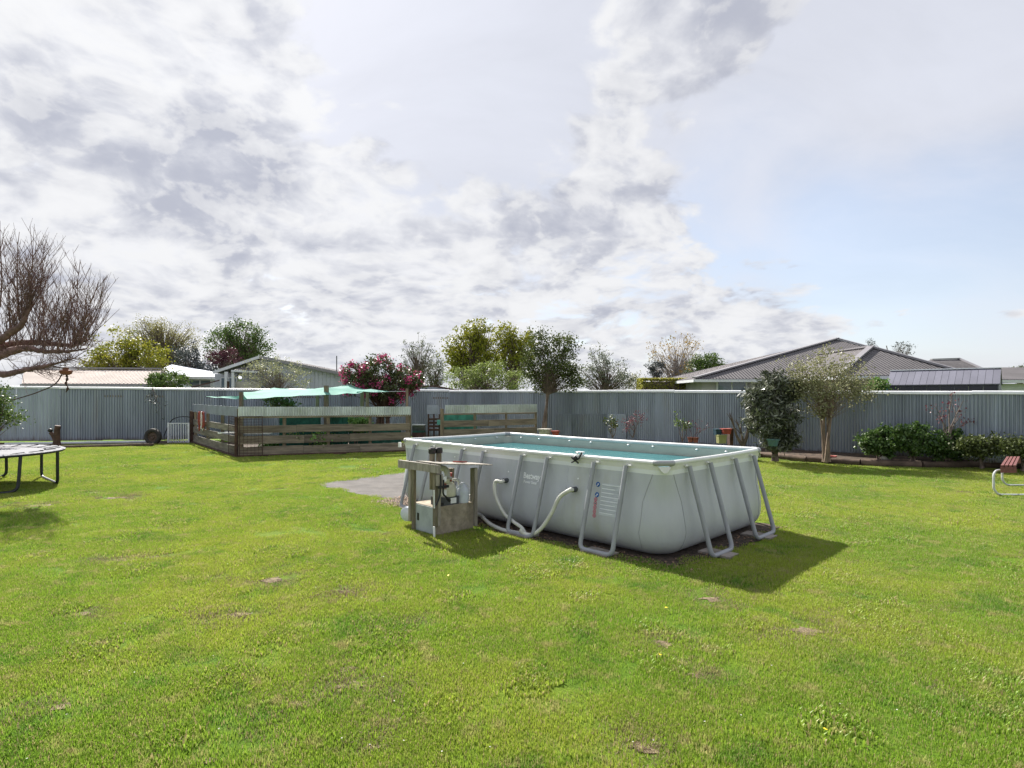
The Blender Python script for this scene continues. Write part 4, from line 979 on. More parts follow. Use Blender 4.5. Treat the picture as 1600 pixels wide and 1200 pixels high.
tree('garden_tree', 'yellow-green tree just left of the dark multi-stemmed tree', 'tree', gz(795, 41), [pb(792, 525, 18, 20, 41), pb(800, 555, 24, 26, 41), pb(822, 545, 16, 24, 41)], .18, 238, 30, 0.131, 0.185, LM['yellow'], M['bark'], 21, group=BG, gap=.1)
tree('pale_shrub', 'light green shrubbery above the fence in the centre', 'bush', gz(755, 32), [pb(725, 592, 30, 18, 32), pb(765, 588, 32, 22, 32), pb(805, 594, 26, 16, 32)], .06, 323, 20, 0.082, 0.132, LM['spring'], M['bark'], 22, hub=.2, stems=5)
tree('scrub_tree', 'loose grey-green scrubby tree right of the dark tree', 'tree', gz(940, 34), [pb(935, 565, 18, 24, 34), pb(960, 585, 28, 22, 34), pb(918, 588, 18, 18, 34), pb(980, 598, 16, 10, 34)], .10, 323, 15, 0.082, 0.145, LM['greyg'], M['bark'], 23, hub=.2, stems=4, group=BG)
tree('autumn_tree', 'thin tree with a few golden leaves behind the clipped hedge', 'tree', gz(1053, 40), [pb(1035, 550, 22, 22, 40), pb(1065, 545, 20, 24, 40), pb(1085, 540, 12, 16, 40), pb(1050, 575, 26, 16, 40)], .12, 255, 5, 0.098, 0.119, LM['autumn'], M['bark_lichen'], 24, hub=.25, group=BG, bows=.06)
tree('garden_bush', 'dark small bush at the foot of the golden-leaved tree', 'bush', gz(1028, 39), [pb(1026, 577, 12, 12, 39)], .08, 61, 28, 0.090, 0.119, LM['bluegrey'], M['bark'], 25)
tree('garden_tree', 'olive green rounded tree left of the big grey roof', 'tree', gz(1098, 46), [pb(1085, 577, 22, 16, 46), pb(1105, 567, 20, 14, 46), pb(1120, 578, 12, 12, 46)], .16, 221, 30, 0.123, 0.178, LM['mid'], M['bark'], 26, group=BG)
tree('pale_shrub', 'hazy brownish shrub left of the clipped hedge', 'bush', gz(995, 37), [pb(992, 598, 14, 12, 37)], .05, 85, 10, 0.074, 0.132, LM['olive'], M['bark'], 27, stems=3, hub=.2)
tree('far_tree', 'distant tree crown at the far right edge', 'tree', gz(1592, 85), [pb(1588, 580, 14, 6, 85), pb(1604, 578, 14, 7, 85)], .2, 102, 18, 0.205, 0.264, LM['greyg'], M['bark'], 28, group=BG)
tree('far_tree', 'wispy bare treetop showing over the big grey roof', 'tree', gz(1412, 60), [pb(1410, 545, 14, 12, 60), pb(1360, 535, 5, 6, 60)], .12, 153, 4, 0.115, 0.132, LM['bluegrey'], M['bark'], 29, group=BG)
tree('garden_bush', 'bright green bush between pale tree and dark garden shed', 'bush', gz(1370, 20.5), [pb(1370, 604, 14, 9, 20.5)], .05, 68, 25, 0.074, 0.086, LM['veg'], M['bark'], 30)
# clipped hedge
hg = thing('clipped_hedge', 'flat-topped clipped hedge above the fence left of grey house', 'hedge', gz(1050, 31)); rng = np.random.default_rng(31)
p0, p1 = at(1004, 591, 31), at(1097, 591, 31); n = 9000; x = rng.uniform(p0.x, p1.x, n); y = 31+rng.uniform(0, 1, n)*1.2; z = rng.uniform(.1, p0.z, n); face = rng.integers(0, 3, n)
y = np.where(face == 0, 31+rng.uniform(0, .12, n), y); z = np.where(face == 1, p0.z-rng.uniform(0, .08, n), z); x = np.where(face == 2, np.where(rng.uniform(size=n) < .5, p0.x, p1.x)+rng.uniform(-.06, .06, n), x)
leaf_part('foliage', np.stack([x, y, z], 1), .11, LM['hedge'], hg, rng)
g = MB(); g.box(((p0.x+p1.x)/2, 31.65, p0.z/2-.08), (p1.x-p0.x-.2, 1.0, p0.z-.2)); part('core', g, M['bark'], hg)

# trees and shrubs in the yard
tree('dark_tree', 'dark multi-stemmed evergreen tree in front of fence behind the pool', 'tree', gz(848, 23.2, .02), [pb(846, 536, 20, 24, 23.4), pb(878, 545, 24, 24, 23.4), pb(862, 578, 38, 22, 23.4), pb(830, 568, 14, 28, 23.2), pb(896, 585, 16, 16, 23.4), pb(890, 600, 14, 8, 23.3), pb(838, 600, 10, 12, 23.3)], .065, 420, 24, .075, .13, LM['dark'], M['bark'], 41, hub=.62, stems=3, bows=.08, brad=.16, shell=.35)
tree('rhododendron', 'big rhododendron covered in pink blossom behind the larger pen', 'tree', gz(598, 25.3), [pb(558, 588, 24, 18, 25.2), pb(592, 582, 34, 22, 25.2), pb(628, 592, 26, 22, 25.2), pb(610, 605, 34, 18, 25), pb(645, 598, 14, 14, 25), pb(575, 608, 26, 10, 25)], .12, 260, 40, .13, .14, LM['rhodo'], M['rust'], 43, hub=.45, stems=3, asp=.22, flowers=(LM['pink'], 110, 34, .075, .08))
tree('dark_shrub', 'tall dense dark shrub with long leaves by right pool corner', 'shrub', gz(1212, 17.9, .1), [pb(1212, 602, 22, 20, 17.8), pb(1235, 608, 12, 14, 17.8), pb(1188, 626, 26, 24, 17.7), pb(1202, 655, 32, 28, 17.7), pb(1228, 640, 22, 42, 17.9), pb(1218, 682, 26, 16, 17.8), pb(1215, 694, 18, 8, 17.7)], .05, 420, 34, .17, .10, LM['lance'], M['bark'], 44, hub=.15, stems=4, asp=.13, shell=.45)
tree('peeling_tree', 'small tree with pale peeling trunk and speckled crown by right fence', 'tree', gz(1291, 17.5, .12), [pb(1258, 585, 30, 28, 17.6), pb(1300, 576, 36, 28, 17.6), pb(1338, 594, 26, 24, 17.6), pb(1285, 608, 52, 16, 17.6), pb(1246, 606, 16, 20, 17.5), pb(1338, 616, 26, 10, 17.6), pb(1275, 640, 22, 12, 17.4)], .055, 400, 25, .056, .14, LM['speckle'], M['bark_pale'], 45, hub=.58, stems=4, bows=.18, brad=.09, shell=.3)
sh = [(1372, 694, 26, 20, 17.2, 'left of the glossy green shrubs along the right bed'), (1425, 690, 34, 22, 16.8, 'largest glossy green shrub in the middle of right bed'), (1480, 696, 26, 20, 16.7, 'glossy green shrub behind the stone ornament')]
for i, (x, y, rx, ry, Y, lab) in enumerate(sh):
    tree('camellia_shrub', lab, 'shrub', gz(x, Y, .12), [pb(x, y, rx, ry, Y, .5), pb(x+rx*.3, y-ry*.6, rx*.45, ry*.6, Y, .6), pb(x-rx*.5, y-ry*.2, rx*.5, ry*.7, Y, .6), pb(x+rx*.4, y+4, rx*.6, ry*.7, Y-.1, .6)], .03, 190, 28, .075, .075, LM['gloss'], M['bark'], 50+i, hub=.1, stems=4, group='glossy shrubs in the right bed')
for i, (x, y, rx, ry, Y, lab) in enumerate([(1535, 698, 32, 16, 15.9, 'dark low shrub behind the maroon seat'), (1600, 700, 38, 17, 15.3, 'dark low shrub at the right edge of the bed')]):
    tree('low_shrub', lab, 'shrub', gz(x, Y, .12), [pb(x, y, rx, ry, Y, .5), pb(x-15, y-6, rx*.5, ry*.6, Y, .5), pb(x+15, y-4, rx*.4, ry*.6, Y, .5)], .03, 190, 28, .06, .075, LM['dark'], M['bark'], 55+i, hub=.1, stems=4, group='dark low shrubs at the right')
def twigs(name, label, cat, base, tips, r0, mt, seed, leaves=None, fork=.5, sides=5, group=None):
    """stem that forks into the given tips; leaves = (material, number, size, spread)"""
    rng = np.random.default_rng(seed); root = thing(name, label, cat, base, group); g = MB(); base = V(base); P = []
    for t in tips:
        t = V(t); f = base.lerp(t, fork)+V((rng.normal()*.06, 0, .05)); c = curve_pts([base, base.lerp(f, .5)+V((rng.normal()*.03, 0, 0)), f, t], 4); g.tube(c, list(np.linspace(r0, r0*.22, len(c))), sides)
        for k in range(3):
            h = c[int(len(c)*(.5+.13*k))]; e = h+(t-h).normalized()*.25+V((rng.normal()*.12, rng.normal()*.08, abs(rng.normal())*.12)); g.tube([h, h.lerp(e, .5)+V((0, 0, .02)), e], [r0*.3, r0*.22, r0*.1], 4, cap=False); P.append(e)
        P.append(t)
    part('stem', g, mt, root, smooth=True)
    if leaves:
        lm, n, sz, sp = leaves; Q = np.repeat(np.array([tuple(p) for p in P]), n, axis=0); Q = Q+rng.normal(size=Q.shape)*sp; leaf_part('leaves', Q, sz, lm, root, rng)
    return root
M['bark_twig'] = mat('brown lichened twig', (.20, .16, .14), .9, 0, .4, 9); Yb = 16.6
twigs('bare_shrub', 'lichen-grey bare shrub with a few red leaves against right fence', 'shrub', at(1481, 690, Yb), [at(1505, 626, Yb), at(1488, 612, Yb), at(1462, 635, Yb), at(1500, 650, Yb), at(1470, 655, Yb), at(1512, 657, Yb)], .032, M['bark_twig'], 61, (LM['red'], 5, .06, .06))
twigs('bare_shrub', 'grey forked bare shrub left of the tall dark shrub', 'shrub', at(1161, 697, 18.6), [at(1140, 645, 18.6), at(1180, 640, 18.6), at(1150, 655, 18.6), at(1172, 660, 18.6)], .06, M['bark'], 62)
twigs('red_shrub', 'small shrub with wine-red leaves at the iron patch sheets', 'shrub', at(989, 684, 22.2), [at(983, 660, 22.2), at(995, 645, 22.2), at(1001, 652, 22.2), at(978, 668, 22.2), at(990, 655, 22.2)], .02, M['bark'], 63, (LM['red'], 13, .05, .08))
twigs('small_shrub', 'small brown-green shrub at iron patch sheets left of red-leaved one', 'shrub', at(957, 684, 22.8), [at(950, 662, 22.8), at(957, 655, 22.8), at(963, 664, 22.8), at(955, 672, 22.8)], .02, M['bark'], 64, (LM['dark'], 12, .07, .07))
twigs('small_shrub', 'young leafy plant beside terracotta pots at right fence', 'shrub', at(1066, 690, 20.6), [at(1063, 664, 20.6), at(1070, 668, 20.6), at(1067, 660, 20.6)], .02, M['bark'], 65, (LM['mid'], 12, .08, .07))
twigs('small_shrub', 'thin reddish twigs growing from the terracotta pots', 'shrub', at(1082, 688, 20.4), [at(1075, 668, 20.4), at(1095, 672, 20.4), at(1101, 668, 20.4), at(1088, 665, 20.4)], .012, M['bark_red'], 66, (LM['red'], 2, .05, .05))
twigs('wall_climber', 'straggly dark climber on the left fence above the tyre', 'climber', at(238, 606, 25.75), [at(240, 633, 25.7), at(255, 653, 25.7), at(234, 624, 25.7), at(246, 630, 25.7)], .012, M['bark'], 67, (LM['bluegrey'], 7, .075, .07))
# plants in the pen
for i, (x, y, rx, ry, Y, lm, lab) in enumerate([(437, 628, 24, 8, 22.5, 'speck', 'pale flowering bush showing above the pen band'), (490, 682, 36, 10, 20.8, 'veg', 'green vegetables with white flowers behind the middle planks'), (428, 695, 16, 8, 20.9, 'veg', 'leafy greens behind the wire mesh corner'), (555, 660, 20, 9, 21.5, 'veg', 'tall leafy vegetables at the right half of the pen')]):
    tree('vegetable_plant', lab, 'plant', gz(x, Y), [pb(x, y, rx, ry, Y), pb(x+10, y+6, rx*.6, ry, Y)], .02, 60, 22, .09, .10, LM[lm] if i else LM['dark'], M['bark'], 70+i, hub=.1, stems=3, flowers=(LM['speck'], 10, 8, .06, .05) if i < 2 else None)
# leafy bush at the left edge
tree('leafy_bush', 'leafy green bush hanging into view at the left edge', 'bush', gz(-22, 14.5), [pb(-24, 630, 30, 34, 14.5), pb(-2, 640, 18, 22, 14.4), pb(-32, 655, 30, 22, 14.5), pb(20, 652, 14, 4, 14.4), pb(4, 614, 17, 12, 14.4)], .05, 190, 30, .055, .10, LM['mid'], M['bark'], 80, hub=.15, stems=4)

# the bare tree whose limbs reach in from the left
bt_ = thing('bare_tree', 'bare reddish tree with upright twigs reaching in from the left', 'tree', gz(-120, 13.0)); rng = np.random.default_rng(91); g = MB(); gt_ = MB(); Yt0 = 13.0
def limb(c, r0, r1, mb=g, sides=9): mb.tube([p+V((rng.normal(), rng.normal(), rng.normal()))*r0*.05 for p in c], list(np.linspace(r0, r1, len(c))*rng.uniform(.84, 1.16, len(c))), sides, cap=True); return c
main = limb(curve_pts([gz(-120, Yt0, -.1), at(-105, 700, Yt0), at(-80, 610, Yt0), at(-45, 575, Yt0), at(0, 555, Yt0), at(35, 545, Yt0), at(65, 548, Yt0), at(100, 550, Yt0), at(135, 545, Yt0)], 6), .19, .014)
l2 = limb(curve_pts([at(-60, 590, Yt0), at(-25, 545, Yt0-.1), at(10, 525, Yt0-.1), at(35, 505, Yt0-.15), at(48, 478, Yt0-.15)], 6), .13, .03)
l3 = limb(curve_pts([at(-20, 560, Yt0), at(15, 540, Yt0+.2), at(60, 535, Yt0+.3), at(110, 540, Yt0+.35), at(140, 530, Yt0+.4)], 6), .13, .014)
l4 = limb(curve_pts([at(-90, 640, Yt0), at(-85, 560, Yt0+.2), at(-60, 500, Yt0+.3), at(-30, 460, Yt0+.4)], 6), .15, .05)
l5 = limb(curve_pts([at(-30, 565, Yt0), at(0, 585, Yt0-.3), at(40, 578, Yt0-.4), at(80, 570, Yt0-.4), at(115, 560, Yt0-.4)], 6), .09, .012)
def shoot(p, d, L, r, depth):
    """one ascending shoot with side twigs"""
    n = 6; pts = [p]; q = p.copy(); dd = d.normalized(); 
    for i in range(n):
        dd = (dd+V((rng.normal()*.04, rng.normal()*.04, .055+rng.normal()*.03))).normalized(); q = q+dd*(L/n); pts.append(q)
    gt_.tube(pts, list(np.linspace(r, max(r*.25, .0022), n+1)), 4 if depth < 2 else 3, cap=False)
    if depth < 2:
        for k in range(int(L*(5 if depth == 0 else 4))+2):
            t = rng.uniform(.12, .95); h = pts[min(n, int(t*n))]; a = rng.uniform(0, 2*math.pi); sd = V((math.cos(a), math.sin(a)*.8, .75)); shoot(h.copy(), (sd+dd*.7), L*rng.uniform(.22, .52)*(1.1-t*.5), max(r*.45, .0030), depth+1)
for c, n_, Lr in ((main, 46, (.6, 1.5)), (l2, 34, (.8, 1.9)), (l3, 44, (.6, 1.6)), (l4, 18, (.8, 1.8)), (l5, 20, (.25, .7))):
    for k in range(n_):
        i = int(len(c)*rng.uniform(.45, .99)); p = c[min(i, len(c)-1)]; a = rng.uniform(0, 2*math.pi); d = V((math.cos(a)*.42+.10, math.sin(a)*.4, 1.0 if c is not l5 else rng.uniform(-.3, .6))); shoot(p.copy(), d, rng.uniform(*Lr), rng.uniform(.006, .011), 0)
for (x0, y0, x1, y1, r_) in ((38, 500, 45, 350, .015), (48, 478, 52, 350, .014), (112, 540, 132, 410, .013), (70, 545, 75, 395, .02), (108, 545, 165, 440, .018), (110, 545, 190, 485, .012), (125, 545, 172, 425, .011), (130, 540, 182, 470, .010), (120, 545, 150, 420, .012), (100, 548, 118, 400, .012), (60, 540, 62, 370, .012), (15, 540, 18, 380, .013), (80, 545, 92, 410, .011), (0, 480, 10, 345, .02), (30, 500, 24, 362, .018), (90, 548, 105, 430, .018)):
    p = at(x0, y0, Yt0-.1); e = at(x1, y1, Yt0+rng.uniform(-.3, .3)); shoot(p, (e-p)-V((0, 0, .25)), (e-p).length, r_, 0)
for k in range(170):          # fine tangle of drooping and level twigs under the limbs
    c = [main, l3, l5][k % 3]; p = c[int(len(c)*rng.uniform(.4, .99))]; d = V((rng.uniform(-.2, 1), rng.normal()*.6, rng.uniform(-.5, .25))); shoot(p.copy(), d, rng.uniform(.25, .75), .006, 1)
part('trunk', g, M['bark_red'], bt_, smooth=True); part('twigs', gt_, M['bark_red'], bt_, kind='stuff')
# hanging feeder
hf = thing('bird_feeder', 'brown hanging pot feeder on a cord from the bare tree', 'feeder', at(103, 580, 12.9)); c = at(103, 586, 12.9)
g = MB(); g.lathe([(.05, 0), (.10, .02), (.125, .07), (.12, .10), (.06, .115), (.05, .17), (.0, .175)], c, 14); part('pot', g, M['terracotta'], hf, smooth=True)
g = MB(); g.tube([c+V((0, 0, .16)), at(102, 553, 12.95)], .006, 4); part('cord', g, M['black'], hf)
g = MB(); g.tube(curve_pts([at(104, 585, 12.9), at(105, 592, 12.9), at(103, 599, 12.9), at(106, 606, 12.9), at(103, 613, 12.9)], 4), [.018, .02, .022, .012, .03, .025, .012, .02, .03, .02, .012, .01, .022, .026, .02, .01, .01], 6); part('chime', g, M['rust'], hf, smooth=True)
g = MB(); g.tube(curve_pts([at(98, 583, 12.9), at(90, 596, 12.95), at(80, 604, 13), at(66, 610, 13), at(50, 616, 13.1), at(20, 625, 13.3)], 5), .013, 5)
tag(part('rope', g, M['rust'], smooth=True, base=at(70, 610, 13)), 'brown rope slung from the feeder toward the left bush', 'rope')

# pots, crates, ornaments along the right fence
def pot(name, label, c, r, h, m, group=None, rim=True):
    root = thing(name, label, 'pot', c, group); g = MB(); g.lathe([(r*.7, 0), (r*.98, h*.85), (r*.98, h)], c, 16); part('body', g, m, root, smooth=True)
    g = MB(); g.lathe([(r*1.0, h*.80), (r*1.08, h*.82), (r*1.08, h), (r*.9, h), (r*.88, h*.9), (0.0, h*.88)], c, 16); part('rim', g, m, root, smooth=True); return root
pot('plant_pot', 'wide white pot at the foot of the dark multi-stemmed tree', at(851, 681, 22.2), .25, .27, M['stone'])
pot('plant_pot', 'bright red planter right of the white pot', at(868, 681, 21.9), .15, .19, M['red'])
pot('plant_pot', 'left terracotta pot by the right fence', at(1079, 691, 20.3), .10, .18, M['terracotta'], 'terracotta pots')
pot('plant_pot', 'right terracotta pot by the right fence', at(1087, 691.5, 20.2), .10, .18, M['terracotta'], 'terracotta pots')
pot('plant_pot', 'teal pot beneath the tall dark shrub', at(1208, 697, 17.2), .17, .21, M['tealpot'])
dish = gr(1296, 715.5, .16); g = MB(); g.lathe([(.0, .01), (.16, .0), (.21, .05), (.20, .07), (.15, .03), (0, .03)], dish, 16, 1.05, .8); tag(part('red_dish', g, M['red'], smooth=True, base=dish), 'faded red dish on the soil under the peeling tree', 'dish')
for (x, y, w, h, m, nm, lab) in ((1121, 675, 9, 9, 'navy', 'blue_bin', 'dark blue bin beside the red one by right fence'), (1134, 674, 13, 8, 'red', 'red_tub', 'red plastic tub on top of the yellow box'), (1127, 686, 13, 13, 'yellow', 'yellow_box', 'pale yellow box under the red tub by right fence'), (1141, 682, 6, 26, 'rust', 'brown_box', 'dark brown upright box right of the yellow box')):
    Yx = 19.0+(.15 if nm == 'blue_bin' else 0)+(.25 if nm == 'brown_box' else 0); k = Yx/F; c = at(x, y, Yx); g = MB()
    ws, hs = w*k/2, h*k/2; vs = [(c.x+sx*ws*(.85 if sz < 0 else 1), c.y+sy*.14*(.85 if sz < 0 else 1), c.z+sz*hs) for sz in (-1, 1) for sy in (-1, 1) for sx in (-1, 1)]
    root = thing(nm, lab, 'container', (c.x, c.y, c.z-hs)); g.add(vs, [(0, 2, 3, 1), (0, 1, 5, 4), (2, 6, 7, 3), (0, 4, 6, 2), (1, 3, 7, 5), (4, 5, 7, 6)]); part('body', g, M[m], root)
    g = MB(); g.box((c.x, c.y, c.z+hs*.92), (2*ws*1.08, .31, .03)); part('rim', g, M[m], root)
for (x, y, Yx) in ((1127, 695, 19.0),):
    c = at(x, y, Yx); g = MB(); g.box((c.x+.1, c.y+.1, .22), (.75, .4, .12)); tag(part('low_bench', g, M['plank'], base=(c.x, c.y, 0)), 'low timber step under the plastic boxes', 'bench')
M['ornament'] = mat('weathered brown stone', (.20, .155, .115), .95, 0, .3, 14, bump=.6); orn = gr(1483, 719, .2); root = thing('garden_ornament', 'small weathered brown ornament among the glossy shrubs', 'ornament', orn)
g = MB(); g.lathe([(.17, 0), (.16, .05), (.11, .07), (.09, .11), (.105, .19), (.08, .23), (.04, .25)], orn, 9, 1, .8); part('body', g, M['ornament'], root, smooth=True); g = MB(); g.ball(orn+V((.01, 0, .30)), (.06, .065, .07)); part('head', g, M['ornament'], root, smooth=True)
c = gr(1382, 718, .18); g = MB(); g.ball(c+V((0, 0, .05)), (.12, .09, .075), 9, 6); g.ball(c+V((.09, 0, .03)), (.08, .07, .055), 8, 5); tag(part('white_rock', g, M['stone'], base=c), 'pale rock lying on the log edge of right bed', 'rock')
# ------------------------------------------------------------------ buildings beyond the fence
def roofmat(name, col, scale, direction='X', var=.1):
    m = mat(name, col, .85, 0, var, .6, spec=.12); t = NT(m.node_tree); bs = next(n for n in t.n if n.type == 'BSDF_PRINCIPLED')
    uv = t.new('ShaderNodeUVMap'); w = t.new('ShaderNodeTexWave'); w.wave_type = 'BANDS'; w.bands_direction = 'X'; w.inputs['Scale'].default_value = scale; w.inputs['Distortion'].default_value = 0
    t.l.new(uv.outputs[0], w.inputs['Vector']); b = t.new('ShaderNodeBump'); b.inputs['Strength'].default_value = 1; b.inputs['Distance'].default_value = .12
    t.l.new(w.outputs[0], b.inputs['Height']); t.l.new(b.outputs[0], bs.inputs['Normal']); return m
PI = math.pi
M['roof_grey'] = roofmat('grey ribbed roof', (.195, .183, .19), 2*PI/.16/20*1.0)
M['roof_cream'] = roofmat('cream ribbed roof', (.62, .54, .49), 2*PI/.20/20)
M['roof_white'] = mat('white metal roof', (.62, .65, .72), .8, 0, .05, 1, spec=.15)
M['roof_shed'] = mat('grey shed roof', (.16, .16, .20), .6, 0, .08, 1, objrand=.08, spec=.3)
M['wall_dark'] = mat('dark shed wall', (.035, .035, .05), .6, 0, .1, 2)
M['wall_grey'] = mat('pale grey cladding', (.47, .49, .54), .6, 0, .06, 1.5)
M['wall_house'] = mat('light brick wall', (.40, .39, .40), .8, 0, .08, 2)
M['wall_white'] = mat('white weatherboard', (.70, .72, .76), .6, 0, .05, 2)
M['wall_tan'] = mat('tan wall', (.42, .40, .35), .7, 0, .1, 2)
M['trim'] = mat('pale trim', (.62, .63, .66), .5, 0, .05, 3)
M['ridge'] = mat('ridge flashing', (.24, .23, .245), .5, .1, .06, 2)
M['glass'] = mat('window glass', (.10, .14, .18), .08, 0, .15, 2, spec=.8)
def slope(name, pts, m, parent, eave=None):
    """roof face with a UV whose x runs along the eave (pts[0] to pts[1])"""
    pts = [V(p) for p in pts]; off = wloc(parent); me = bpy.data.meshes.new(name); n = len(pts)
    nr = (pts[1]-pts[0]).cross(pts[-1]-pts[0]).normalized()*.08
    if nr.z > 0: nr = -nr
    vs = pts+[p+nr for p in pts]; fs = [tuple(range(n)), tuple(range(2*n-1, n-1, -1))]+[(k, (k+1) % n, n+(k+1) % n, n+k) for k in range(n)]
    me.from_pydata([tuple(v-off) for v in vs], [], fs); uv = me.uv_layers.new(name='UVMap'); u = (pts[1]-pts[0]).normalized()
    for pl in me.polygons:
        for li in pl.loop_indices:
            p = vs[me.loops[li].vertex_index]; uv.data[li].uv = ((p-pts[0]).dot(u), (p-pts[0]-u*(p-pts[0]).dot(u)).length)
    me.update(); return link(name, me, m, parent)
def bar(name, p, q, w, h, m, parent): g = MB(); g.beam(p, q, w, h); return part(name, g, m, parent)
def window(parent, c, w, h, d=(1, 0, 0)):
    d = V(d); nrm = V((d.y, -d.x, 0)); g = MB(); g.hexa(c+nrm*.02, d*w/2, nrm*.02, V((0, 0, h/2))); wn = part('window', g, M['trim'], parent)
    for s_ in (-1, 1):
        g = MB(); g.hexa(c+nrm*.045+d*s_*w*.235, d*w*.21, nrm*.008, V((0, 0, h*.42))); part('pane', g, M['glass'], wn)
# long cream-roofed shed
cs = thing('cream_shed', 'long shed with pale cream ribbed roof behind the left fence', 'shed', gz(145, 32)); e0, e1, r0_, r1_ = at(34, 599, 31), at(252, 599.5, 31.5), at(38, 576.5, 34.5), at(251, 578, 35)
slope('roof', [e0, e1, r1_, r0_], M['roof_cream'], cs); bk0, bk1 = r0_+V((0, 3.4, -.8)), r1_+V((0, 3.4, -.8)); slope('roof', [bk1, bk0, r0_, r1_], M['roof_cream'], cs)
bar('gutter', e0+V((0, -.06, -.1)), e1+V((0, -.06, -.1)), .12, .12, M['ridge'], cs); bar('ridge_cap', r0_+V((0, 0, .08)), r1_+V((0, 0, .08)), .3, .08, M['ridge'], cs)
g = MB(); g.hexa(((e0+e1)/2+V((0, .4, 0)))*1.0-V((0, 0, (e0.z)/2+.06)), (e1-e0)/2*.985, V((0, .05, 0)), V((0, 0, e0.z/2-.04))); part('wall', g, M['wall_white'], cs)
g = MB(); g.add([e1+V((-.05, .4, -.1)), r1_+V((-.05, 0, -.1)), bk1+V((-.05, 0, -.1)), V((bk1.x-.05, bk1.y, 0)), V((e1.x-.05, e1.y+.4, 0))], [(0, 1, 2, 3, 4)]); part('end_wall', g, M['wall_white'], cs)
# white hip-roofed house
wh = thing('white_house', 'white house with white hipped roof left of gabled house', 'house', gz(290, 41)); a0, a1 = at(225, 588, 40), at(337, 588.5, 40); ap = at(268, 569.5, 44); b0_, b1_ = a0+V((0, 8, 0)), a1+V((0, 8, 0))
slope('roof', [a0, a1, ap], M['roof_white'], wh); slope('roof', [a1, b1_, ap], M['roof_white'], wh); slope('roof', [b0_, a0, ap], M['roof_white'], wh); slope('roof', [b1_, b0_, ap], M['roof_white'], wh)
g = MB(); c = (a0+b1_)/2; g.box((c.x, c.y, a0.z/2-.1), (a1.x-a0.x-.9, 7.2, a0.z-.2)); part('wall', g, M['wall_white'], wh); bar('fascia', a0+V((0, -.03, -.1)), a1+V((0, -.03, -.1)), .06, .16, M['trim'], wh)
window(wh, at(313, 603, 40.38), 1.6, .9)
# grey gabled house
gh = thing('gabled_house', 'big grey house with broad gable end behind the larger pen', 'house', gz(440, 38)); Yg_ = 38
A_, Rr, Ll = at(406, 556.5, Yg_), at(540, 584, Yg_), at(333, 581, Yg_); dp = V((0, 9, 0))
g = MB(); wl = [at(372, 574, Yg_), A_+V((0, 0, -.05)), Rr+V((-.25, 0, -.03)), V((Rr.x-.25, Yg_, 0)), V((at(372, 574, Yg_).x, Yg_, 0))]; wl = [V((p.x, Yg_+.5, p.z-.08)) for p in wl]; g.add(wl+[p+V((0, 8, 0)) for p in wl], [(0, 1, 2, 3, 4), (9, 8, 7, 6, 5), (2, 7, 8, 3), (0, 4, 9, 5)]); part('wall', g, M['wall_grey'], gh)
for k in range(26):        # upright cladding boards on the gable wall
    x = wl[0].x+.15+(wl[2].x-wl[0].x-.3)*k/25; zt = np.interp(x, [wl[0].x, wl[1].x, wl[2].x], [wl[0].z, wl[1].z, wl[2].z])-.05; g = MB(); g.beam((x, Yg_+.485, .1), (x, Yg_+.485, zt), .04, .03, (0, 1, 0)); part('batten', g, M['wall_grey'], gh)
slope('roof', [Rr, Rr+dp, A_+dp, A_], M['roof_grey'], gh); slope('roof', [Ll+dp, Ll, A_, A_+dp], M['roof_grey'], gh)
bar('bargeboard', A_+V((0, -.04, -.05)), Rr+V((0, -.04, -.05)), .05, .18, M['ridge'], gh); bar('bargeboard', Ll+V((0, -.04, -.05)), A_+V((0, -.04, -.05)), .05, .18, M['trim'], gh)
pl, pr = at(362, 579.5, 37), at(405, 581.5, 37); bar('porch_gutter', pl, pr, .12, .12, M['trim'], gh); slope('porch_roof', [pl, pr, pr+V((0, 1.2, .3)), pl+V((0, 1.2, .3))], M['roof_grey'], gh)
g = MB(); c = at(388, 594, 37.4); g.box((c.x, c.y, 1.5), (1.5, .3, 3.0)); part('porch_wall', g, M['wall_tan'], gh)
for x in (353.5, 364.5): bar('porch_post', gz(x, 37.1), at(x, 581, 37.1), .16, .16, M['trim'], gh)
window(gh, at(358, 600, 38.6), 1.1, .9)
g = MB(); g.box(at(354, 600, 39.2), (1.5, .2, 1.4)); part('porch_back', g, M['wall_grey'], gh)
g = MB(); g.tube([at(526, 583, Yg_+.4), at(526, 556, Yg_+.4)], .035, 5); part('aerial_mast', g, M['dgrey'], gh)
g = MB(); vs = [at(300, 606, 33), at(343, 595, 33), at(343, 595, 35), at(300, 606, 35)]; vs += [p+V((0, 0, .07)) for p in vs]; g.add(vs, [(0, 1, 2, 3), (7, 6, 5, 4), (0, 4, 5, 1), (1, 5, 6, 2), (2, 6, 7, 3), (3, 7, 4, 0)]); g.beam(V((vs[1].x, 34, 0)), V((vs[1].x, 34, vs[1].z)), .1, .1, (0, 1, 0)); g.beam(V((vs[0].x+.1, 34, 0)), V((vs[0].x+.1, 34, vs[0].z)), .1, .1, (0, 1, 0))
tag(part('lean_to_roof', g, M['rust'], base=gz(320, 34)), 'rusty sloping lean-to roof below the gabled house', 'shed')
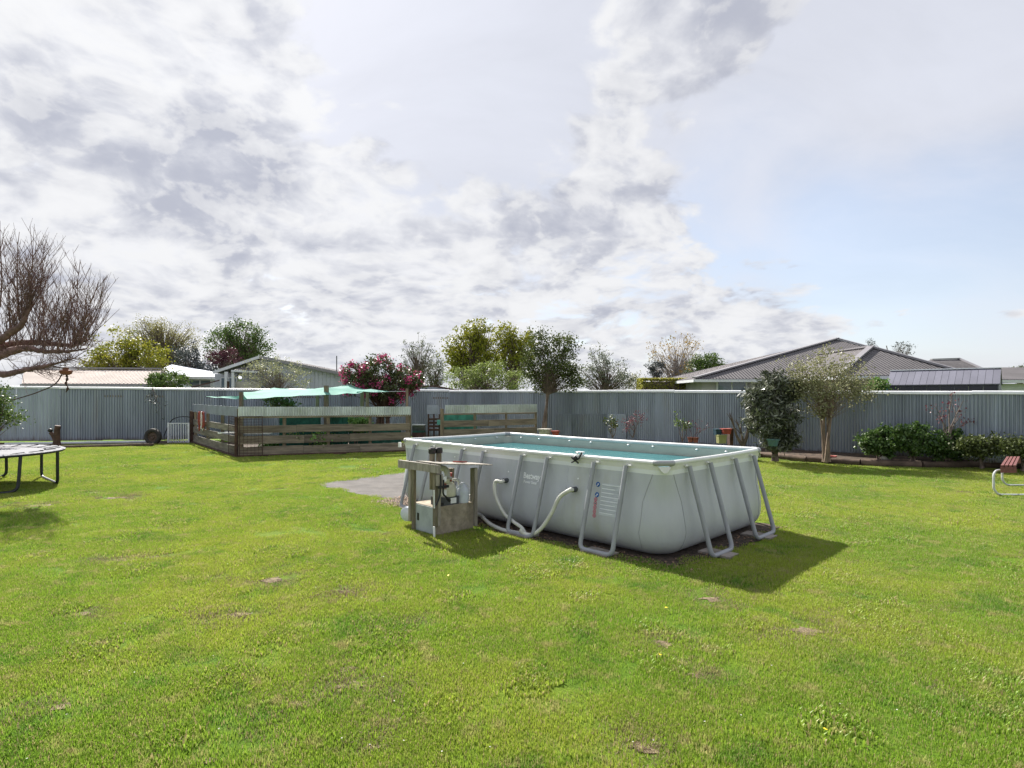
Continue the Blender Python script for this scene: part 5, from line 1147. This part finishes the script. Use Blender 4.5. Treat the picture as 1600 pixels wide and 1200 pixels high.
# curved iron roof right behind the fence, centre
ln = thing('iron_lean_to', 'low curved iron roof rising just behind the fence centre', 'shed', gz(690, 30.5)); g = MB(); a_ = [at(x, y, 30.0) for x, y in ((650, 604.5), (668, 604.2), (682, 604.8), (695, 607), (710, 610), (735, 612))]
for p in a_: g.v += [tuple(p), tuple(p+V((0, 3, .05))), (p.x, p.y, 0)]
g.f += [(3*i, 3*i+3, 3*i+4, 3*i+1) for i in range(5)]+[(3*i, 3*i+2, 3*i+5, 3*i+3) for i in range(5)]; part('roof', g, M['iron_flat'], ln); g = MB(); g.tube([p+V((0, -.03, .03)) for p in a_], .04, 5); part('edge', g, M['rust'], ln, smooth=True)
# large grey-roofed house on the right
rh = thing('grey_house', 'large house with grey ribbed hipped roof behind right fence', 'house', gz(1250, 29)); ez = 2.9
def P3(x, y, z=ez): return V((x, y, z))
lf, rf, lb_, rb_ = P3(8.75, 28), P3(22.6, 28), P3(8.75, 41), P3(22.6, 41); apx = at(1308, 530, 34.5)
slope('roof', [lf, rf, apx], M['roof_grey'], rh); slope('roof', [lb_, lf, apx], M['roof_grey'], rh); slope('roof', [rf, rb_, apx], M['roof_grey'], rh); slope('roof', [rb_, lb_, apx], M['roof_grey'], rh)
wl_, wr_, wbl, wbr = P3(13.2, 23.6), P3(18.6, 23.6), P3(13.2, 30.5), P3(18.6, 30.5); wa = at(1361, 543, 26.8); wb = V((wa.x, 31.5, wa.z))
slope('roof', [wl_, wr_, wa], M['roof_grey'], rh); slope('roof', [wbl, wl_, wa, wb], M['roof_grey'], rh); slope('roof', [wr_, wbr, wb, wa], M['roof_grey'], rh)
for p, q in ((lf, apx), (rf, apx), (wl_, wa), (wr_, wa), (wa, wb)): bar('ridge_cap', p+V((0, 0, .06)), q+V((0, 0, .06)), .26, .07, M['ridge'], rh)
for p, q in ((lf, P3(13.2, 28)), (wl_, wr_), (wbl, wl_), (lb_, lf)): bar('gutter', p+V((0, -.05, -.1)), q+V((0, -.05, -.1)), .13, .13, M['trim'], rh)
g = MB(); g.box((15.6, 34.6, ez/2-.06), (12.7, 12.2, ez-.14)); part('wall', g, M['wall_house'], rh); g = MB(); g.box((15.9, 27, ez/2-.06), (4.6, 5.8, ez-.14)); part('wall', g, M['wall_house'], rh)
window(rh, at(1143, 607, 28.48), 1.5, .95)
# further roofs on the right
r2 = thing('grey_house', 'smaller grey hipped roof right of the large grey house', 'house', gz(1495, 46)); z2 = 3.6; q = [V((28, 46, z2)), V((38.5, 46, z2)), V((38.5, 56, z2)), V((28, 56, z2))]; t0, t1 = at(1455, 562.5, 50), at(1498, 561, 50)
slope('roof', [q[0], q[1], t1, t0], M['roof_grey'], r2); slope('roof', [q[1], q[2], t1], M['roof_grey'], r2); slope('roof', [q[3], q[0], t0], M['roof_grey'], r2); slope('roof', [q[2], q[3], t0, t1], M['roof_grey'], r2)
for p, q_ in ((q[1], t1), (t0, t1)): bar('ridge_cap', p+V((0, 0, .06)), q_+V((0, 0, .06)), .3, .08, M['ridge'], r2)
g = MB(); g.box((33.2, 51, z2/2-.1), (9.4, 9, z2-.2)); part('wall', g, M['wall_house'], r2)
r3 = thing('grey_house', 'house with grey roof and pale wall at right edge behind shed', 'house', gz(1610, 28)); q = [at(1500, 592.5, 27), at(1680, 593, 27)]; q += [q[1]+V((0, 9, 0)), q[0]+V((0, 9, 0))]; t0, t1 = at(1545, 574, 31.5), at(1640, 574, 31.5)
slope('roof', [q[0], q[1], t1, t0], M['roof_grey'], r3); slope('roof', [q[3], q[0], t0], M['roof_grey'], r3); slope('roof', [q[1], q[2], t1], M['roof_grey'], r3); slope('roof', [q[2], q[3], t0, t1], M['roof_grey'], r3)
g = MB(); c = (q[0]+q[2])/2; g.box((c.x, c.y, q[0].z/2-.1), (4.4, 8, q[0].z-.2)); part('wall', g, M['wall_white'], r3); bar('gutter', q[0]+V((0, -.05, -.1)), q[1]+V((0, -.05, -.1)), .13, .13, M['trim'], r3)
# dark garden shed just over the fence
sd = thing('garden_shed', 'dark metal garden shed with grey gable roof just behind right fence', 'shed', gz(1480, 20.5)); dL = V((.743, -.669, 0)); dD = V((.669, .743, 0)); s0 = V((13.84, 21.5, 0)); Ls, Ds = 3.13, 1.8
def SP(u, w, z): return s0+dL*u+dD*w+V((0, 0, z))
ze, zr = 2.46, 2.98
npan = 16
for k in range(npan):
    u0, u1 = -.05+(Ls+.10)*k/npan+.004, -.05+(Ls+.10)*(k+1)/npan-.004
    for w0, w1 in ((-.05, Ds/2), (Ds+.05, Ds/2)):
        g = MB(); vs = [SP(u0, w0, ze-.03), SP(u1, w0, ze-.03), SP(u1, w1, zr), SP(u0, w1, zr)]; vs += [p+V((0, 0, .03)) for p in vs]; g.add(vs, [(0, 1, 2, 3), (7, 6, 5, 4), (0, 4, 5, 1), (1, 5, 6, 2), (2, 6, 7, 3), (3, 7, 4, 0)]); part('roof_panel', g, M['roof_shed'], sd)
bar('ridge_cap', SP(-.06, Ds/2, zr+.045), SP(Ls+.06, Ds/2, zr+.045), .12, .035, M['cap'], sd)
for k in range(8):
    g = MB(); u0, u1 = Ls*k/8+.004, Ls*(k+1)/8-.004; g.hexa((SP(u0, 0, 0)+SP(u1, 0, ze-.04))/2, dL*(u1-u0)/2, dD*.015, V((0, 0, (ze-.04)/2))); part('wall_panel', g, M['wall_dark'], sd)
for u in (0, Ls):
    g = MB(); vs = [SP(u, .02, 0), SP(u, Ds-.02, 0), SP(u, Ds-.02, ze-.04), SP(u, Ds/2, zr-.04), SP(u, .02, ze-.04)]; vs += [p+dL*.02 for p in vs]; g.add(vs, [(0, 1, 2, 3, 4), (9, 8, 7, 6, 5)]+[(k, (k+1) % 5, 5+(k+1) % 5, 5+k) for k in range(5)]); part('end_wall', g, M['roof_shed'] if u else M['wall_dark'], sd)
g = MB(); c = at(1384.5, 608, 21.9); g.tube([c+V((0, 0, -.3)), c+V((0, 0, .08))], .16, 12); tag(part('blue_drum', g, mat('blue plastic drum', (.10, .22, .50), .5), base=(c.x, c.y, 0)), 'blue drum at the left end of the dark shed', 'drum')

# ------------------------------------------------------------------ lawn grass
def grass_mat():
    m = bpy.data.materials.new('grass blades'); m.use_nodes = True; t = NT(m.node_tree); t.n.clear()
    out = t.new('ShaderNodeOutputMaterial'); bs = t.new('ShaderNodeBsdfPrincipled'); g = t.new('ShaderNodeNewGeometry'); P = g.outputs['Position']
    a = t.new('ShaderNodeAttribute'); a.attribute_name = 'rnd'
    c = t.mix(t.mapr(t.noise(P, .45, 4), .38, .62), GB[0], GB[1])
    c = t.mix(t.mapr(t.noise(t.vmath('ADD', P, (9, 4, 0)), 1.5, 5, .65), .5, .72), c, GB[2])
    c = t.mix(t.mapr(t.noise(t.vmath('ADD', P, (31, 7, 0)), 4.5, 4, .65), .53, .70), c, GB[3])
    c = t.mix(t.mapr(a.outputs['Fac'], .82, .90), c, (.33, .27, .13))
    k = t.mapr(a.outputs['Fac'], 0, .85, .72, 1.22, False); c = t.mix(1.0, c, k, 'MULTIPLY')
    t.put(bs.inputs['Base Color'], c); bs.inputs['Roughness'].default_value = .5; bs.inputs['Specular IOR Level'].default_value = .3
    tr = t.new('ShaderNodeBsdfTranslucent'); t.put(tr.inputs[0], c); mx = t.new('ShaderNodeMixShader'); mx.inputs[0].default_value = .42
    t.l.new(bs.outputs[0], mx.inputs[1]); t.l.new(tr.outputs[0], mx.inputs[2]); t.l.new(mx.outputs[0], out.inputs[0]); return m
GB = [(.232, .362, .038), (.345, .425, .056), (.138, .282, .034), (.42, .41, .15)]
M['blade'] = grass_mat()
M['straw'] = mat('dry straw', (.32, .25, .15), .8, 0, .35, 40, trans=.25)
M['clover'] = leafmat('clover leaves', (.05, .12, .015), (.09, .17, .03), (.16, .22, .08), .3)
def patch(name, seed, n, rad, hmin, hmax, w, m, lean=.6):
    rng = np.random.default_rng(seed); r = rad*np.sqrt(rng.uniform(0, 1, n)); a = rng.uniform(0, 2*np.pi, n); x, y = r*np.cos(a), r*np.sin(a); h = rng.uniform(hmin, hmax, n); b = rng.uniform(0, 2*np.pi, n); ln = rng.uniform(.15, lean, n)*h; wd = w*rng.uniform(.7, 1.3, n)
    sx, sy = -np.sin(b)*wd/2, np.cos(b)*wd/2; v = np.empty((n, 5, 3)); z0 = -.004
    v[:, 0] = np.stack([x-sx, y-sy, np.full(n, z0)], 1); v[:, 1] = np.stack([x+sx, y+sy, np.full(n, z0)], 1)
    mx, my = x+np.cos(b)*ln*.35, y+np.sin(b)*ln*.35; v[:, 2] = np.stack([mx+sx*.8, my+sy*.8, h*.62], 1); v[:, 3] = np.stack([mx-sx*.8, my-sy*.8, h*.62], 1)
    v[:, 4] = np.stack([x+np.cos(b)*ln, y+np.sin(b)*ln, h], 1)
    me = bpy.data.meshes.new(name); base = np.arange(n)*5; fs = []
    q = np.stack([base, base+1, base+2, base+3], 1).tolist(); tr = np.stack([base+3, base+2, base+4], 1).tolist(); me.from_pydata(v.reshape(-1, 3).tolist(), [], q+tr)
    at_ = me.attributes.new('rnd', 'FLOAT', 'FACE'); rv = rng.uniform(0, 1, n); at_.data.foreach_set('value', np.concatenate([rv, rv]).astype(np.float32)); me.materials.append(m); return me
def inside(poly, x, y):
    c = np.zeros(len(x), dtype=bool); j = len(poly)-1
    for i in range(len(poly)):
        xi, yi = poly[i]; xj, yj = poly[j]; k = ((yi > y) != (yj > y)) & (x < (xj-xi)*(y-yi)/(yj-yi+1e-12)+xi); c ^= k; j = i
    return c
M['straw_soil'] = mat('dry straw and soil', (.20, .155, .09), .95, 0, .35, 18, bump=.8, bscale=70, bdist=.02, dirt=((.09, .06, .045), 11, .5, .66))
BARE = [(630, 973, .16), (540, 1046, .18), (552, 1072, .22), (402, 1048, .12), (425, 906, .30), (190, 876, .28), (240, 872, .2), (702, 1011, .12), (1035, 1006, .22), (1262, 986, .28), (1008, 1168, .16), (320, 1191, .12), (580, 1168, .12), (1110, 936, .22), (150, 770, .35), (180, 778, .4), (95, 1105, .15), (465, 1100, .12), (1090, 1055, .14), (60, 790, .45), (610, 1125, .10), (300, 962, .14), (545, 925, .18), (370, 960, .2), (130, 960, .15)]
bare_xy = [(gr(x, y).x, gr(x, y).y, r) for x, y, r in BARE]
for i, (x, y, r) in enumerate(bare_xy):
    g = MB(); rr = random.Random(i); n = 14; g.poly([(x+r*.62*math.cos(2*math.pi*k/n)*rr.uniform(.3, 1.15), y+r*.42*math.sin(2*math.pi*k/n)*rr.uniform(.3, 1.15), .005) for k in range(n)]); struct(part('bare_patch', g, M['straw_soil']))
def scatter():
    rng = np.random.default_rng(77); X = []; Y = []; S = []; K = []
    for y0, y1, dens, sc in ((2.2, 5, 50, 1.0), (5, 8.5, 42, 1.02), (8.5, 14, 30, 1.15), (14, 27, 17, 1.4)):
        w = .93*y1+2.0; n = int((y1-y0)*2*w*dens); x = rng.uniform(-w, w, n); y = rng.uniform(y0, y1, n); ok = np.abs(x) < .93*y+1.8; x, y = x[ok], y[ok]; X.append(x); Y.append(y); S.append(sc*rng.uniform(.75, 1.2, len(x)))
    x, y, s = map(np.concatenate, (X, Y, S)); k = rng.integers(0, 4, len(x))
    ok = ~inside(PADP, x, y)
    din = inside(DIRTP, x, y); ok &= ~(din & (rng.uniform(size=len(x)) > .06)); s = np.where(din, s*.6, s)
    ok &= ~inside([tuple(PP(a, b)[:2]) for a, b in ((-.05, -.05), (PL+.05, -.05), (PL+.05, PW), (-.05, PW))], x, y)
    ok &= ~inside([tuple(p[:2]) for p in [fr[0], *fr[1:], bk[-1], bk[0]]], x, y)
    ok &= (y < 27.2+.16*(x+3.2)-.3)
    ok &= ~inside([(E0.x, E0.y), (E1.x, E1.y), (E1.x-2.5, E1.y+7), (E2.x, E2.y)], x, y)
    ok &= ~inside([tuple(B(a, b)[:2]) for a, b in ((0, 0), (wR, 0), (wR, wL), (0, wL))], x, y)
    for bx, by, r in bare_xy:
        d = np.sqrt((x-bx)**2+((y-by)*1.4)**2); near = d < r*1.15; ok &= ~((d < r*.8) & (rng.uniform(size=len(x)) < .5)); k = np.where((d < r*1.5) & (rng.uniform(size=len(x)) < .62), 4, k); s = np.where(near, s*.7, s)
    f = np.array([mnoise.noise(V((a*.9, b*.9, 3.3))) for a, b in zip(x, y)]); f2 = np.array([mnoise.noise(V((a*2.3, b*2.3, 8.1))) for a, b in zip(x, y)])
    k = np.where((f2 > .34) & (rng.uniform(size=len(x)) < .5), 5, k); k = np.where((f2 < -.38) & (rng.uniform(size=len(x)) < .40), 4, k)
    s = s*(1+.28*f+.2*f2)
    return x[ok], y[ok], s[ok], k[ok], rng
gx, gy, gs, gk, rng = scatter()
pm = [patch('grass patch', 100+i, 470, .20, .010, .030, .0042, M['blade']) for i in range(4)]+[patch('dry patch', 110, 330, .20, .006, .022, .004, M['straw'], 1.6), patch('weed patch', 111, 260, .17, .012, .035, .010, M['blade'], 1.0)]
hidden = bpy.data.collections.new('grass_sources')
me = bpy.data.meshes.new('lawn grass'); me.from_pydata(np.stack([gx, gy, np.full(len(gx), .004)], 1).tolist(), [], [])
for nm, ar in (('sc', gs), ('rot', rng.uniform(0, 6.283, len(gx)))): a_ = me.attributes.new(nm, 'FLOAT', 'POINT'); a_.data.foreach_set('value', ar.astype(np.float32))
a_ = me.attributes.new('kindex', 'INT', 'POINT'); a_.data.foreach_set('value', gk.astype(np.int32))
grass = link('grass', me, None, None); grass['kind'] = 'stuff'; tag(grass, 'short green lawn grass with straw patches and weeds', 'grass'); me.materials.append(M['blade'])
src = []
for i, p in enumerate(pm):
    o = bpy.data.objects.new('grass_source_%d' % i, p); hidden.objects.link(o); src.append(o)
ng = bpy.data.node_groups.new('grass scatter', 'GeometryNodeTree'); ng.interface.new_socket('Geometry', in_out='INPUT', socket_type='NodeSocketGeometry'); ng.interface.new_socket('Geometry', in_out='OUTPUT', socket_type='NodeSocketGeometry')
N = ng.nodes; Lk = ng.links; gi, go = N.new('NodeGroupInput'), N.new('NodeGroupOutput'); ci = N.new('GeometryNodeCollectionInfo'); ci.inputs['Collection'].default_value = hidden; ci.inputs['Separate Children'].default_value = True; ci.inputs['Reset Children'].default_value = True
ip = N.new('GeometryNodeInstanceOnPoints'); ip.inputs['Pick Instance'].default_value = True
def attr(nm, ty):
    n = N.new('GeometryNodeInputNamedAttribute'); n.data_type = ty; n.inputs[0].default_value = nm; return n.outputs[0]
cx = N.new('ShaderNodeCombineXYZ'); Lk.new(attr('rot', 'FLOAT'), cx.inputs[2])
Lk.new(gi.outputs[0], ip.inputs['Points']); Lk.new(ci.outputs[0], ip.inputs['Instance']); Lk.new(attr('kindex', 'INT'), ip.inputs['Instance Index']); Lk.new(cx.outputs[0], ip.inputs['Rotation']); Lk.new(attr('sc', 'FLOAT'), ip.inputs['Scale']); Lk.new(ip.outputs[0], go.inputs[0])
md = grass.modifiers.new('scatter', 'NODES'); md.node_group = ng
# dry leaves, daisies and dandelions on the lawn
def specks(name, label, m, pts, size, rng, up=True):
    P = np.array(pts); n = len(P); a = rng.uniform(0, 6.28, n); v = np.empty((n, 6, 3))
    for k in range(6): v[:, k] = P+np.stack([np.cos(a+k*1.047)*size, np.sin(a+k*1.047)*size, rng.normal(size=n)*size*.25], 1)
    me = mesh_np(name, v.reshape(-1, 3), np.arange(n*6).reshape(n, 6)); o = link(name, me, m, None, kind='stuff'); tag(o, label, 'flowers'); return o
rng = np.random.default_rng(5)
def rnd_ground(n, y0, y1): return [(*gr(rng.uniform(-40, 1640), rng.uniform(y0, y1))[:2], .035) for _ in range(n)]
specks('daisies', 'tiny white daisies and petals scattered over the lawn', M['stone'], rnd_ground(60, 740, 1195), .0055, rng)
specks('dandelions', 'a few tiny yellow dandelion flowers in the lawn', mat('dandelion yellow', (.75, .55, .02), .6), [(*gr(x, y)[:2], .045) for x, y in ((1032, 1031), (1041, 957), (700, 905), (1290, 1150))], .014, rng)
sel = [tuple(PP(rng.uniform(-.5, 6.1), rng.uniform(-.42, -.05))[:2])+(.02,) for _ in range(420)]+[tuple(PP(rng.uniform(-.45, -.05), rng.uniform(-.3, 3))[:2])+(.02,) for _ in range(150)]+[tuple(PP(rng.uniform(5.3, 6.2), rng.uniform(-.45, .4))[:2])+(.02,) for _ in range(260)]
o = specks('fallen_leaves', 'dry fallen leaves on the bare soil around the pool', mat('dry leaf', (.22, .14, .085), .8, 0, .4, 30), sel, .016, rng); o['category'] = 'leaves'
